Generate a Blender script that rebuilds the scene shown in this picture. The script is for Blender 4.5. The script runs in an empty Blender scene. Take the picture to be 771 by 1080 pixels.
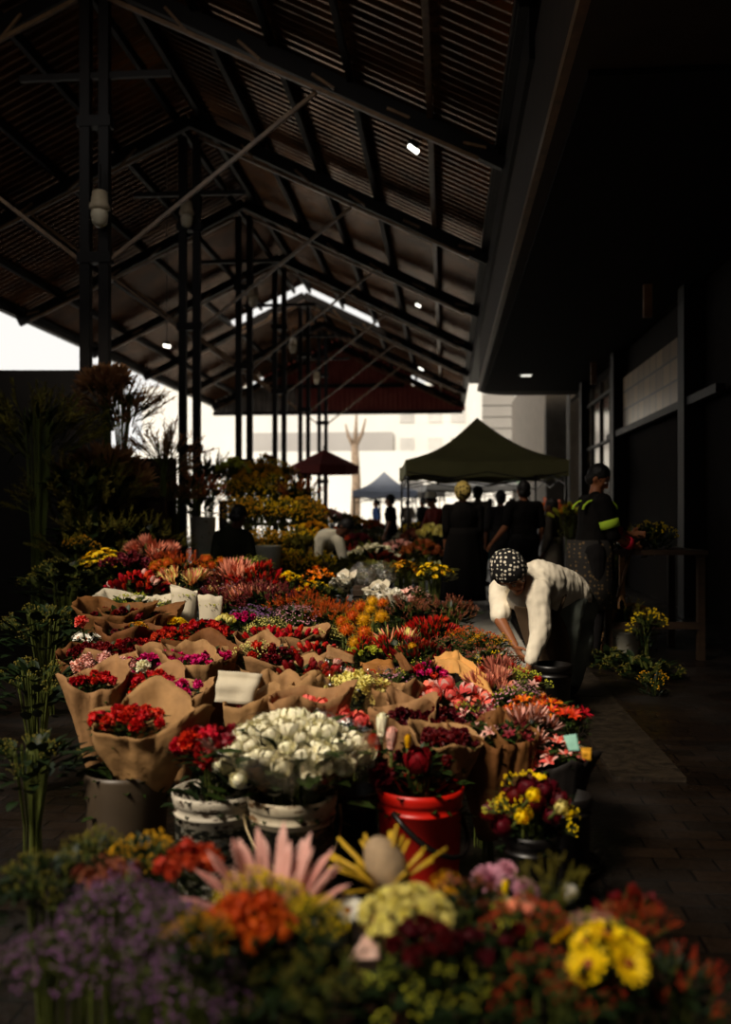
import bpy, bmesh, math, random
from mathutils import Vector, Matrix, Quaternion, noise
R = random.Random(7)
PI = math.pi
scene = bpy.context.scene
COL = scene.collection
# ------------------------------------------------------------------ camera
CH = 1.28
F_PX = 1000.0
TH = math.atan(0.0845)
FW = Vector((-math.sin(TH), math.cos(TH), 0)); RT = Vector((math.cos(TH), math.sin(TH), 0))
cam_d = bpy.data.cameras.new('camera'); cam = bpy.data.objects.new('camera', cam_d); COL.objects.link(cam)
cam.location = (0, 0, CH); cam.rotation_euler = (PI/2, 0, TH)
cam_d.sensor_fit = 'VERTICAL'; cam_d.sensor_height = 36.0; cam_d.lens = 36.0*F_PX/1080.0
cam_d.clip_start = 0.05; cam_d.clip_end = 400
cam_d.dof.use_dof = True; cam_d.dof.focus_distance = 5.2; cam_d.dof.aperture_fstop = 1.6
scene.camera = cam

def P(px, py, z):          # a point of the place, seen at photo pixel (px, py), z metres in front of the camera
    return Vector((0, 0, CH)) + z*(FW + RT*((px-385.5)/F_PX) + Vector((0, 0, (540-py)/F_PX)))
def PH(px, py, h):         # same, at height h above the ground
    return P(px, py, (CH-h)*F_PX/(py-540.0))
def PG(px, z, h=0.0):      # column px, depth z, height h
    p = P(px, 540, z); p.z = h; return p

# ------------------------------------------------------------------ materials
MATS = {}
def mat(name, col, rough=0.6, var=0.25, scale=12.0, bump=0.0, metal=0.0, spec=0.4, objvar=0.0, col2=None, trans=0.0, coord='Object', stretch=None, sheen=0.0):
    if name in MATS: return MATS[name]
    m = bpy.data.materials.new(name); m.use_nodes = True
    nt = m.node_tree; N = nt.nodes; L = nt.links
    b = N['Principled BSDF']
    b.inputs['Roughness'].default_value = rough; b.inputs['Metallic'].default_value = metal
    b.inputs['Specular IOR Level'].default_value = spec
    tc = N.new('ShaderNodeTexCoord'); no = N.new('ShaderNodeTexNoise')
    no.inputs['Scale'].default_value = scale; no.inputs['Detail'].default_value = 4
    if stretch:
        mp = N.new('ShaderNodeMapping'); mp.inputs['Scale'].default_value = stretch
        L.new(tc.outputs[coord], mp.inputs['Vector']); L.new(mp.outputs[0], no.inputs['Vector'])
    else: L.new(tc.outputs[coord], no.inputs['Vector'])
    rp = N.new('ShaderNodeValToRGB')
    c = Vector(col)
    c2 = Vector(col2) if col2 else c
    lo = c*(1-var); hi = c2*(1+var*0.6)
    rp.color_ramp.elements[0].position = 0.32; rp.color_ramp.elements[1].position = 0.68
    rp.color_ramp.elements[0].color = (*lo, 1); rp.color_ramp.elements[1].color = (min(hi.x, 1), min(hi.y, 1), min(hi.z, 1), 1)
    L.new(no.outputs['Fac'], rp.inputs['Fac'])
    out = rp.outputs['Color']
    if objvar > 0:
        oi = N.new('ShaderNodeObjectInfo'); hs = N.new('ShaderNodeHueSaturation')
        mr = N.new('ShaderNodeMapRange'); mr.inputs[3].default_value = 0.5-objvar*0.03; mr.inputs[4].default_value = 0.5+objvar*0.03
        mv = N.new('ShaderNodeMapRange'); mv.inputs[3].default_value = 1-objvar*0.7; mv.inputs[4].default_value = 1+objvar*0.35
        L.new(oi.outputs['Random'], mr.inputs[0]); L.new(oi.outputs['Random'], mv.inputs[0])
        L.new(mr.outputs[0], hs.inputs['Hue']); L.new(mv.outputs[0], hs.inputs['Value']); L.new(out, hs.inputs['Color']); out = hs.outputs['Color']
    L.new(out, b.inputs['Base Color'])
    if bump > 0:
        bp = N.new('ShaderNodeBump'); bp.inputs['Strength'].default_value = bump; bp.inputs['Distance'].default_value = 0.01
        L.new(no.outputs['Fac'], bp.inputs['Height']); L.new(bp.outputs[0], b.inputs['Normal'])
    if trans > 0:
        b.inputs['Transmission Weight'].default_value = trans
    MATS[name] = m
    return m

def emis(name, col, s):
    m = bpy.data.materials.new(name); m.use_nodes = True
    b = m.node_tree.nodes['Principled BSDF']; b.inputs['Base Color'].default_value = (*col, 1)
    b.inputs['Emission Color'].default_value = (*col, 1); b.inputs['Emission Strength'].default_value = s
    return m

# ------------------------------------------------------------------ object helpers
def link(name, data, parent=None):
    o = bpy.data.objects.new(name, data); COL.objects.link(o)
    if parent: o.parent = parent
    return o
def bm_mesh(name, bm, m, smooth=False):
    me = bpy.data.meshes.new(name); bm.normal_update(); bm.to_mesh(me); bm.free()
    for x in (m if isinstance(m, (list, tuple)) else [m]): me.materials.append(x)
    if smooth:
        me.polygons.foreach_set('use_smooth', [True]*len(me.polygons))
    return me
def obj(name, bm, m, parent=None, smooth=False):
    return link(name, bm_mesh(name, bm, m, smooth), parent)
def tag(o, label, cat, group=None, kind=None):
    o['label'] = label
    if cat: o['category'] = cat
    if group: o['group'] = group
    if kind: o['kind'] = kind
    return o
def thing(name, label, cat, loc=(0, 0, 0), rz=0, group=None):
    o = link(name, None); o.location = loc; o.rotation_euler = (0, 0, rz)
    return tag(o, label, cat, group)
def struct(name, bm, m, label=None, smooth=False):
    o = obj(name, bm, m, None, smooth); o['kind'] = 'structure'
    if label: o['label'] = label
    return o
def inst(name, me, parent, loc, rot=None, sc=1.0):
    o = link(name, me, parent); o.location = loc
    if rot is not None: o.rotation_mode = 'QUATERNION'; o.rotation_quaternion = rot
    o.scale = (sc, sc, sc) if not isinstance(sc, (tuple, list)) else sc
    return o
def copy_tree(o, parent=None):
    c = o.copy(); COL.objects.link(c)
    if parent: c.parent = parent
    for ch in list(o.children): copy_tree(ch, c)
    return c

def box(bm, c, s, rot=None, mi=0):
    vs = []
    for x in (-.5, .5):
        for y in (-.5, .5):
            for z in (-.5, .5):
                v = Vector((x*s[0], y*s[1], z*s[2]))
                if rot is not None: v = rot @ v
                vs.append(bm.verts.new(Vector(c)+v))
    for f in ((0, 1, 3, 2), (4, 6, 7, 5), (0, 4, 5, 1), (2, 3, 7, 6), (0, 2, 6, 4), (1, 5, 7, 3)):
        bm.faces.new([vs[i] for i in f]).material_index = mi
def frame_of(d):
    d = d.normalized(); a = Vector((0, 0, 1)) if abs(d.z) < 0.95 else Vector((0, 1, 0))
    x = d.cross(a).normalized(); y = x.cross(d); return x, y
def beam(bm, p0, p1, w, h):
    p0, p1 = Vector(p0), Vector(p1); x, y = frame_of(p1-p0)
    a = [bm.verts.new(p+x*sx*w/2+y*sy*h/2) for p in (p0, p1) for sx, sy in ((-1, -1), (1, -1), (1, 1), (-1, 1))]
    for i in range(4): bm.faces.new((a[i], a[(i+1) % 4], a[4+(i+1) % 4], a[4+i]))
    bm.faces.new(a[3::-1]); bm.faces.new(a[4:])
def tube(bm, pts, rs, seg=8, caps=True, mi=0, flat=1.0):
    pts = [Vector(p) for p in pts]
    if not isinstance(rs, (list, tuple)): rs = [rs]*len(pts)
    prev = None; rings = []
    x = None
    for i, p in enumerate(pts):
        d = (pts[min(i+1, len(pts)-1)]-pts[max(i-1, 0)])
        if d.length < 1e-9: d = Vector((0, 0, 1))
        d.normalize()
        if x is None: x, y = frame_of(d)
        else:
            x = (x-d*x.dot(d)).normalized(); y = x.cross(d)
        rings.append([bm.verts.new(p+(x*math.cos(2*PI*k/seg)+y*flat*math.sin(2*PI*k/seg))*rs[i]) for k in range(seg)])
    for a, b in zip(rings, rings[1:]):
        for k in range(seg): bm.faces.new((a[k], a[(k+1) % seg], b[(k+1) % seg], b[k])).material_index = mi
    if caps:
        for r_ in (rings[0][::-1], rings[-1]):
            try: bm.faces.new(r_).material_index = mi
            except ValueError: pass
def lathe(bm, prof, seg=32, c=(0, 0, 0), close=False, mi=0, wob=None):
    c = Vector(c); rings = []
    for r, z in prof:
        ring = []
        for k in range(seg):
            a = 2*PI*k/seg
            rr = r*(wob(a, z) if wob else 1)
            ring.append(bm.verts.new(c+Vector((rr*math.cos(a), rr*math.sin(a), z))))
        rings.append(ring)
    for a, b in zip(rings, rings[1:]):
        for k in range(seg): bm.faces.new((a[k], a[(k+1) % seg], b[(k+1) % seg], b[k])).material_index = mi
    if close:
        bm.faces.new(rings[0][::-1]); bm.faces.new(rings[-1])
def ball(bm, c, r, seg=10, rings=6, sq=(1, 1, 1), mi=0, rot=None):
    c = Vector(c); top = None; prev = None
    allr = []
    for i in range(rings+1):
        t = PI*i/rings
        if i in (0, rings):
            v = Vector((0, 0, r*sq[2]*math.cos(t)))
            if rot is not None: v = rot @ v
            allr.append([bm.verts.new(c+v)])
        else:
            ring = []
            for k in range(seg):
                a = 2*PI*k/seg
                v = Vector((r*sq[0]*math.sin(t)*math.cos(a), r*sq[1]*math.sin(t)*math.sin(a), r*sq[2]*math.cos(t)))
                if rot is not None: v = rot @ v
                ring.append(bm.verts.new(c+v))
            allr.append(ring)
    for a, b in zip(allr, allr[1:]):
        for k in range(seg):
            if len(a) == 1: bm.faces.new((a[0], b[k], b[(k+1) % seg])).material_index = mi
            elif len(b) == 1: bm.faces.new((a[k], b[0], a[(k+1) % seg])).material_index = mi
            else: bm.faces.new((a[k], b[k], b[(k+1) % seg], a[(k+1) % seg])).material_index = mi
def petal(bm, base, d, up, ln, wd, curl=0.3, cup=0.2, n=3, mi=0, tip=0.15, taper0=0.35):
    # a curved petal or leaf: starts at base, runs along d, bends towards up by curl
    d = d.normalized(); s = d.cross(up)
    if s.length < 1e-4: s = d.orthogonal()
    s.normalize(); u = s.cross(d).normalized()
    rows = []
    for i in range(n+1):
        t = i/n
        w = wd*(taper0+(1-taper0)*math.sin(PI*min(t*0.95+0.05, 1)**0.9))*0.5
        if i == n: w = wd*tip*0.5
        c = base+d*(ln*t)+u*(curl*ln*t*t)
        rows.append((bm.verts.new(c-s*w+u*cup*w), bm.verts.new(c-u*cup*w*0.3), bm.verts.new(c+s*w+u*cup*w)))
    for a, b in zip(rows, rows[1:]):
        for k in (0, 1): bm.faces.new((a[k], a[k+1], b[k+1], b[k])).material_index = mi
def rdir(rr, lo=0.0, hi=1.0):
    z = rr.uniform(lo, hi); a = rr.uniform(0, 2*PI); q = math.sqrt(max(0, 1-z*z))
    return Vector((q*math.cos(a), q*math.sin(a), z))

# ------------------------------------------------------------------ blossoms: unit size (diameter about 1), looking up +Z, base at origin
def g_rose(rr):            # petals wrapped round a ball, rims turned out a little
    bm = bmesh.new(); C0 = Vector((0, 0, .3))
    for ly, (n, r, top, span, fl) in enumerate(((2, .20, .05, 1.9, .0), (3, .27, .09, 1.5, .02), (4, .34, .15, 1.15, .05), (5, .41, .20, 1.0, .08), (5, .46, .28, .95, .14))):
        for k in range(n):
            a0 = 2*PI*(k+ly*.38)/n+rr.uniform(-.15, .15); G = []
            for i in range(6):
                v = i/5; row = []; th = PI*(.93+(top-.93)*v)
                for q in range(5):
                    u_ = (q-2)/2; w = span*(.45+.55*math.sin(PI*min(1, v*.75+.2)))
                    t2 = th+(.10*PI*u_*u_ if v > .7 else 0); R_ = r*(1+fl*max(0, v-.55)**1.3*2.2+.05*u_*(1 if ly % 2 else -1))
                    a_ = a0+u_*w*.62
                    row.append(bm.verts.new(C0+Vector((R_*math.sin(t2)*math.cos(a_), R_*math.sin(t2)*math.sin(a_), R_*math.cos(t2)*1.02))))
                G.append(row)
            for x, y in zip(G, G[1:]):
                for q in range(4): bm.faces.new((x[q], x[q+1], y[q+1], y[q])).material_index = 1 if (y is G[5] and ly == 4) else 0
    ball(bm, (0, 0, .32), .24, 8, 6)
    return bm
def g_tulip(rr):
    bm = bmesh.new()
    for ring, (n, tilt, ln) in enumerate(((3, .10, .95), (5, .22, .95), (5, .38, .85))):
        for k in range(n):
            a = 2*PI*(k+ring*.4)/n
            o = Vector((math.cos(a), math.sin(a), 0)); d = Vector((0, 0, 1))*math.cos(tilt)+o*math.sin(tilt)
            petal(bm, o*.12, d, -o, ln, .45, .22, .5, 4, tip=.4, taper0=.6)
    ball(bm, (0, 0, .08), .2, 8, 4)
    return bm
def g_ruffle(rr):
    bm = bmesh.new()
    ball(bm, (0, 0, .15), .33, 10, 6)
    for k in range(70):
        d = rdir(rr, -.15, 1); s = d.cross(rdir(rr, -1, 1)).normalized()
        petal(bm, Vector((0, 0, .15))+d*.24, (d+s*rr.uniform(-.5, .5)), s, rr.uniform(.18, .3), rr.uniform(.16, .26), rr.uniform(-.4, .4), .5, 2, tip=.9)
    return bm
def g_daisy(rr, n=16, mi2=1):
    bm = bmesh.new()
    for ring in (0, 1):
        for k in range(n):
            a = 2*PI*(k+ring*.5)/n+rr.uniform(-.08, .08); o = Vector((math.cos(a), math.sin(a), 0))
            d = o*math.cos(.25+.3*ring)+Vector((0, 0, 1))*math.sin(.25+.3*ring)
            petal(bm, o*.06, d, Vector((0, 0, 1)), .45-.08*ring, .15, rr.uniform(-.1, .1), .3, 2, tip=.5)
    ball(bm, (0, 0, .06), .13, 8, 4, (1, 1, .6), mi2)
    return bm
def g_mum(rr):
    bm = bmesh.new()
    for ring in range(5):
        n = 15-ring*2
        for k in range(n):
            a = 2*PI*(k+ring*.5)/n+rr.uniform(-.1, .1); o = Vector((math.cos(a), math.sin(a), 0)); t = .1+ring*.3
            d = o*math.cos(t)+Vector((0, 0, 1))*math.sin(t)
            petal(bm, o*.04+Vector((0, 0, .03*ring)), d, Vector((0, 0, 1)), .5-.06*ring, .13, .15, .4, 2, tip=.5)
    return bm
def g_protea(rr):          # pointed bracts round a downy dome
    bm = bmesh.new()
    for ring, (n, t, ln, r) in enumerate(((14, 1.22, .62, .17), (13, .98, .6, .19), (11, .66, .52, .19), (10, .25, .4, .17))):
        for k in range(n):
            a = 2*PI*(k+ring*.5)/n+rr.uniform(-.1, .1); o = Vector((math.cos(a), math.sin(a), 0)); tt = t+rr.uniform(-.1, .08)
            d = o*math.cos(tt)+Vector((0, 0, 1))*math.sin(tt)
            petal(bm, o*r+Vector((0, 0, -.1+.05*(3-ring))), d, -o, ln, .125, .10, .5, 3, mi=0, tip=.06, taper0=.7)
    ball(bm, (0, 0, .1), .2, 12, 6, (1, 1, 1.2), 1)
    tube(bm, [(0, 0, -.35), (0, 0, -.1), (0, 0, .02)], [.05, .12, .2], 8, mi=2)
    for k in range(10):
        a = 2*PI*k/10; o = Vector((math.cos(a), math.sin(a), 0))
        petal(bm, Vector((0, 0, -.3)), o*.9+Vector((0, 0, .5)), Vector((0, 0, 1)), .45, .14, .1, .3, 2, 2)
    return bm
def g_spider(rr):          # small open protea of strap petals
    bm = bmesh.new()
    for ring, (n, t, ln) in enumerate(((10, .9, .62), (9, 1.1, .68), (7, 1.35, .6))):
        for k in range(n):
            a = 2*PI*(k+ring*.4)/n+rr.uniform(-.15, .15); o = Vector((math.cos(a), math.sin(a), 0)); tt = t+rr.uniform(-.15, .15)
            petal(bm, o*.08, o*math.cos(tt)+Vector((0, 0, 1))*math.sin(tt), -o, ln, .1, rr.uniform(-.15, .2), .4, 3, mi=k % 2, tip=.3, taper0=.5)
    return bm
def g_pin(rr):
    bm = bmesh.new(); ball(bm, (0, 0, .2), .28, 12, 8)
    for k in range(230):
        d = rdir(rr, -.35, 1); s = d.cross(rdir(rr, -1, 1)).normalized(); b0 = Vector((0, 0, .2))+d*.25; t = b0+d*rr.uniform(.16, .24)+s*.03
        q = d.cross(s)*.013; w = s*.013
        vs = [bm.verts.new(v) for v in (b0+w, b0-w*.5+q, b0-w*.5-q, t)]
        bm.faces.new((vs[0], vs[1], vs[3])); bm.faces.new((vs[1], vs[2], vs[3])); bm.faces.new((vs[2], vs[0], vs[3]))
        if k % 2: box(bm, t, (.022, .022, .022), mi=1)
    return bm
def g_spray(rr, nf=13, fs=.11, five=True, spread=.42):      # branching stalk with small florets (floret slot 0, stalk slot 1)
    bm = bmesh.new()
    for k in range(nf):
        d = rdir(rr, .15, 1); e = Vector((d.x*spread, d.y*spread, .25+d.z*.3+rr.uniform(-.08, .1)))
        tube(bm, [(0, 0, -.3), (d.x*.1, d.y*.1, .05), e], [.012, .01, .006], 3, False, 1)
        if five:
            for j in range(6):
                a = 2*PI*j/6+k; o = Vector((math.cos(a), math.sin(a), .35))
                petal(bm, e, (o+d*.4), Vector((0, 0, 1)), fs*.62, fs*.5, .1, .3, 1, tip=.7, taper0=.5)
            ball(bm, e+Vector((0, 0, .01)), fs*.22, 5, 3)
        else: ball(bm, e, fs*.45, 6, 4, (1, 1, 1.2))
    for k in range(6):
        d = rdir(rr, .1, .8); petal(bm, Vector((d.x*.1, d.y*.1, -.05)), d, Vector((0, 0, 1)), .25, .07, .2, .2, 2, 1)
    return bm
def g_plume(rr, n=90):      # feathery upright plume
    bm = bmesh.new()
    for j in range(4):
        e = Vector((rr.uniform(-.25, .25), rr.uniform(-.25, .25), .7+rr.uniform(-.12, .12)))
        tube(bm, [(0, 0, -.3), e*.5, e], [.014, .01, .005], 3, False, 1)
        for k in range(n//4):
            t = rr.uniform(.35, 1.02); b0 = e*t; d = rdir(rr, -.1, 1)
            petal(bm, b0, d+Vector((0, 0, .5)), Vector((0, 0, 1)), rr.uniform(.09, .17), .045, .1, .3, 1, tip=.4)
    return bm
def g_spike(rr):            # slim leathery bracts, bright pointed tips
    bm = bmesh.new()
    for j in range(5):
        e = Vector((rr.uniform(-.3, .3), rr.uniform(-.3, .3), 0))
        tube(bm, [(0, 0, -.3), e+Vector((0, 0, .25))], [.014, .012], 3, False, 1)
        for k in range(9):
            a = rr.uniform(0, 2*PI); o = Vector((math.cos(a), math.sin(a), 0)); t = .95+.1*k/2
            petal(bm, e+Vector((0, 0, .2+.02*k)), o*math.cos(t)*.8+Vector((0, 0, 1))*math.sin(t)*1.2+e*.8, o, rr.uniform(.32, .5), .085, -.05, .5, 2, tip=.08, mi=(0 if k > 2 else 2))
    return bm
def g_lily(rr):
    bm = bmesh.new()
    for k in range(6):
        a = 2*PI*k/6; o = Vector((math.cos(a), math.sin(a), 0))
        petal(bm, o*.03, o*.75+Vector((0, 0, .85)), Vector((0, 0, 1)), .6, .26, -.35, .3, 4, mi=k % 2, tip=.1)
    for k in range(5):
        a = 2*PI*k/5; tube(bm, [(0, 0, 0), (math.cos(a)*.12, math.sin(a)*.12, .5)], [.012, .018], 4, mi=1)
    return bm
def g_stock(rr):            # tall head of soft overlapping florets
    bm = bmesh.new()
    for k in range(26):
        t = k/26; a = k*2.4; o = Vector((math.cos(a), math.sin(a), 0)); c = o*(.26*(1-t*.5))+Vector((0, 0, -.2+.9*t))
        for j in range(5):
            d = (o+rdir(rr, -.6, 1)*.9); petal(bm, c, d, Vector((0, 0, 1)), .17, .17, .2, .4, 1, tip=.8, taper0=.6)
    ball(bm, (0, 0, .2), .2, 8, 6, (1, 1, 2))
    return bm
GEN = dict(rose=g_rose, tulip=g_tulip, ruffle=g_ruffle, daisy=g_daisy, mum=g_mum, protea=g_protea, spider=g_spider, pin=g_pin,
           spray=g_spray, button=lambda r: g_spray(r, 16, .085, False), plume=g_plume, spike=g_spike, lily=g_lily, stock=g_stock)
PART = dict(rose='rose_bloom', tulip='rose_bloom', ruffle='ruffled_bloom', daisy='daisy_bloom', mum='chrysanthemum_bloom', protea='protea_head', spider='protea_head',
            pin='pincushion_head', spray='flower_spray', button='flower_spray', plume='plume', spike='spiky_head', lily='lily_bloom', stock='flower_spike')
PC = {}     # petal colours (linear)
def c_(r, g, b): return tuple(((x/255.0)**2.2) for x in (r, g, b))
PCOL = dict(
    cream=c_(255, 243, 208), white=c_(245, 240, 225), red=c_(196, 22, 22), darkred=c_(120, 10, 18), maroon=c_(84, 8, 20), magenta=c_(214, 26, 110),
    pink=c_(240, 130, 130), coral=c_(245, 105, 90), palepink=c_(245, 185, 170), yellow=c_(252, 208, 20), gold=c_(222, 160, 20), rust=c_(206, 84, 20),
    orange=c_(248, 128, 14), brown=c_(150, 76, 34), tan=c_(168, 118, 74), plum=c_(128, 40, 50), purple=c_(138, 92, 138), mauve=c_(214, 150, 168), lime=c_(190, 190, 60),
    paleyellow=c_(240, 226, 130), salmon=c_(238, 150, 118), scarlet=c_(204, 46, 26), brick=c_(184, 62, 32), rosy=c_(186, 104, 84), heather=c_(150, 84, 62), olive=c_(120, 110, 40))
def pm(c): return mat('petal_'+c, PCOL[c], .55, .15, 6, objvar=.22, spec=.25)
M_GREEN = mat('leaf_green', c_(46, 62, 26), .5, .4, 9, objvar=.4, spec=.3)
M_DARKG = mat('leaf_dark_green', c_(30, 42, 20), .5, .4, 9, objvar=.4, spec=.3)
M_OLIVE = mat('leaf_olive', c_(84, 84, 34), .55, .35, 9, objvar=.4, spec=.3)
M_STALK = mat('stalk_green', c_(88, 96, 44), .6, .3, 9, spec=.3)
M_DOME = mat('downy_dome', c_(230, 200, 160), .9, .2, 30)
SLOT2 = dict(rose=[], tulip=[], ruffle=[], daisy=['brown'], mum=[], protea=[M_DOME, M_OLIVE], pin=['gold'], spray=[M_STALK], button=[M_STALK], plume=[M_OLIVE], spike=[M_OLIVE, M_GREEN], stock=[])
BL = {}
def bloom(kind, col, v=0, col2=None):
    key = (kind, col, v, col2)
    if key not in BL:
        rr = random.Random(hash((kind, v)) % 9999 if False else sum(map(ord, kind))*7+v*13)
        ms = [pm(col)]
        if col2: ms.append(pm(col2))
        elif kind in ('spider', 'lily', 'rose'): ms.append(pm(col))
        else: ms += [pm(x) if isinstance(x, str) else x for x in SLOT2[kind]]
        if kind == 'protea' and col2: ms += [M_OLIVE]
        if kind == 'spike' and col2: ms += [M_GREEN]
        BL[key] = bm_mesh(kind+'_'+col, GEN[kind](rr), ms, kind in ('rose', 'tulip', 'lily', 'protea', 'stock'))
    return BL[key]
FOL = {}
def foliage(style, m, v):     # unit: radius 1 dome of leaves, z from -1.2 to ~0
    key = (style, m.name, v)
    if key not in FOL:
        rr = random.Random(100+v*7+len(style)); bm = bmesh.new()
        n = {'leaf': 110, 'fine': 190, 'blade': 90}[style]
        for k in range(n):
            a = rr.uniform(0, 2*PI); r = math.sqrt(rr.random())*.95; z = -.12-.35*r*r-rr.random()**1.5*.95
            o = Vector((math.cos(a), math.sin(a), 0)); d = o*(.4+r*.8)+Vector((0, 0, rr.uniform(.15, 1.1)))+rdir(rr, -1, 1)*.35
            ln, wd = {'leaf': (.42, .22), 'fine': (.26, .06), 'blade': (.62, .08)}[style]
            petal(bm, o*r+Vector((0, 0, z)), d, Vector((0, 0, 1)), ln*rr.uniform(.6, 1.2), wd*rr.uniform(.8, 1.2), rr.uniform(-.4, .1), .3, 3 if style != 'fine' else 1, tip=.1)
        FOL[key] = bm_mesh('foliage_'+style, bm, m, style == 'leaf')
    return FOL[key]
STEM = {}
def stems(m, v):              # unit: bundle from z=-1 to 0, radius 1 at the top, .45 at the base
    key = (m.name, v)
    if key not in STEM:
        rr = random.Random(v+50); bm = bmesh.new()
        for k in range(22):
            a = rr.uniform(0, 2*PI); r = math.sqrt(rr.random()); q = a+rr.uniform(-.3, .3)
            tube(bm, [(r*.4*math.cos(q), r*.4*math.sin(q), -1), (r*.35*math.cos(a), r*.35*math.sin(a), -.6), (r*.8*math.cos(a), r*.8*math.sin(a), -.02)], .035, 4)
        STEM[key] = bm_mesh('stems', bm, m)
    return STEM[key]

# paper: crumpled open cone; front is lower than the back
KRAFT = mat('kraft_paper', c_(160, 120, 80), .75, .2, 16, bump=.6, spec=.2, objvar=.15)
KRAFT_D = mat('kraft_paper_brown', c_(116, 76, 42), .75, .24, 16, bump=.6, spec=.2, objvar=.15)
WHITEP = mat('white_paper', c_(206, 194, 168), .7, .08, 8, bump=.25, spec=.25)
BLACKP = mat('black_paper', c_(34, 30, 28), .6, .2, 8, bump=.2, spec=.3)
GOLDP = mat('ochre_paper', c_(206, 150, 84), .7, .15, 8, bump=.25, spec=.25)
def cellophane():
    m = bpy.data.materials.new('cellophane'); m.use_nodes = True; nt = m.node_tree; N = nt.nodes; L = nt.links
    N.remove(N['Principled BSDF']); out = N['Material Output']
    t = N.new('ShaderNodeBsdfTransparent'); t.inputs[0].default_value = (.97, .95, .92, 1)
    g = N.new('ShaderNodeBsdfGlossy'); g.inputs['Roughness'].default_value = .18; g.inputs[0].default_value = (1, .97, .92, 1)
    mx = N.new('ShaderNodeMixShader'); lw = N.new('ShaderNodeLayerWeight'); lw.inputs[0].default_value = .35
    no = N.new('ShaderNodeTexNoise'); no.inputs['Scale'].default_value = 14; bp = N.new('ShaderNodeBump'); bp.inputs['Strength'].default_value = .8; bp.inputs['Distance'].default_value = .02
    L.new(no.outputs[0], bp.inputs['Height']); L.new(bp.outputs[0], g.inputs['Normal']); L.new(bp.outputs[0], lw.inputs['Normal'])
    mr = N.new('ShaderNodeMapRange'); mr.inputs[3].default_value = .05; mr.inputs[4].default_value = .45
    L.new(lw.outputs['Facing'], mr.inputs[0]); L.new(mr.outputs[0], mx.inputs[0])
    L.new(t.outputs[0], mx.inputs[1]); L.new(g.outputs[0], mx.inputs[2]); L.new(mx.outputs[0], out.inputs['Surface'])
    return m
CELLO = cellophane()
def wrap_bm(r0, r1, h0, h1, seed, front=-PI/2, low=.14, points=3, ragged=.03, sweep=1.0):
    # z from h0 to about h1; rim dips by low at the front angle and has pointed corners
    rr = random.Random(seed); bm = bmesh.new(); seg = 64; lev = 14
    ph = [rr.uniform(0, 2*PI) for _ in range(points)]; rows = []
    for i in range(lev+1):
        t = i/lev; row = []
        for k in range(seg):
            a = 2*PI*k/seg
            pt = 0
            for j, p in enumerate(ph):
                dd = abs((a-p+PI) % (2*PI)-PI); pt = max(pt, max(0, 1-dd/.8))
            top = h1-low*(.5+.5*math.cos(a-front))+ragged*pt*2-ragged*.5+.012*noise.noise(Vector((a*2, seed, 0)))
            z = h0+(top-h0)*t
            r = r0+(r1-r0)*(t**.85)*sweep+.05*(pt*t*t)*(r1/.15)
            n = noise.noise(Vector((math.cos(a)*2.2, math.sin(a)*2.2, t*1.6+seed)))+.5*noise.noise(Vector((math.cos(a)*5, math.sin(a)*5, t*3+seed*2)))
            cr = abs(noise.noise(Vector((a*1.6+seed, t*1.1, 3))))
            f1 = abs(noise.noise(Vector((a*4.5+seed*3, t*2.4, seed)))); f2 = abs(noise.noise(Vector((math.cos(a)*7+t*5, math.sin(a)*7, t*8+seed))))
            r *= 1+.12*n*(.4+t)-.14*cr*t-.10*f1*(.3+t)+.06*f2
            row.append(bm.verts.new((r*math.cos(a), r*math.sin(a), z)))
        rows.append(row)
    for a, b in zip(rows, rows[1:]):
        for k in range(seg): bm.faces.new((a[k], a[(k+1) % seg], b[(k+1) % seg], b[k]))
    return bm
def solid(o, t=.002):
    md = o.modifiers.new('thickness', 'SOLIDIFY'); md.thickness = t
    return o

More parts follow.
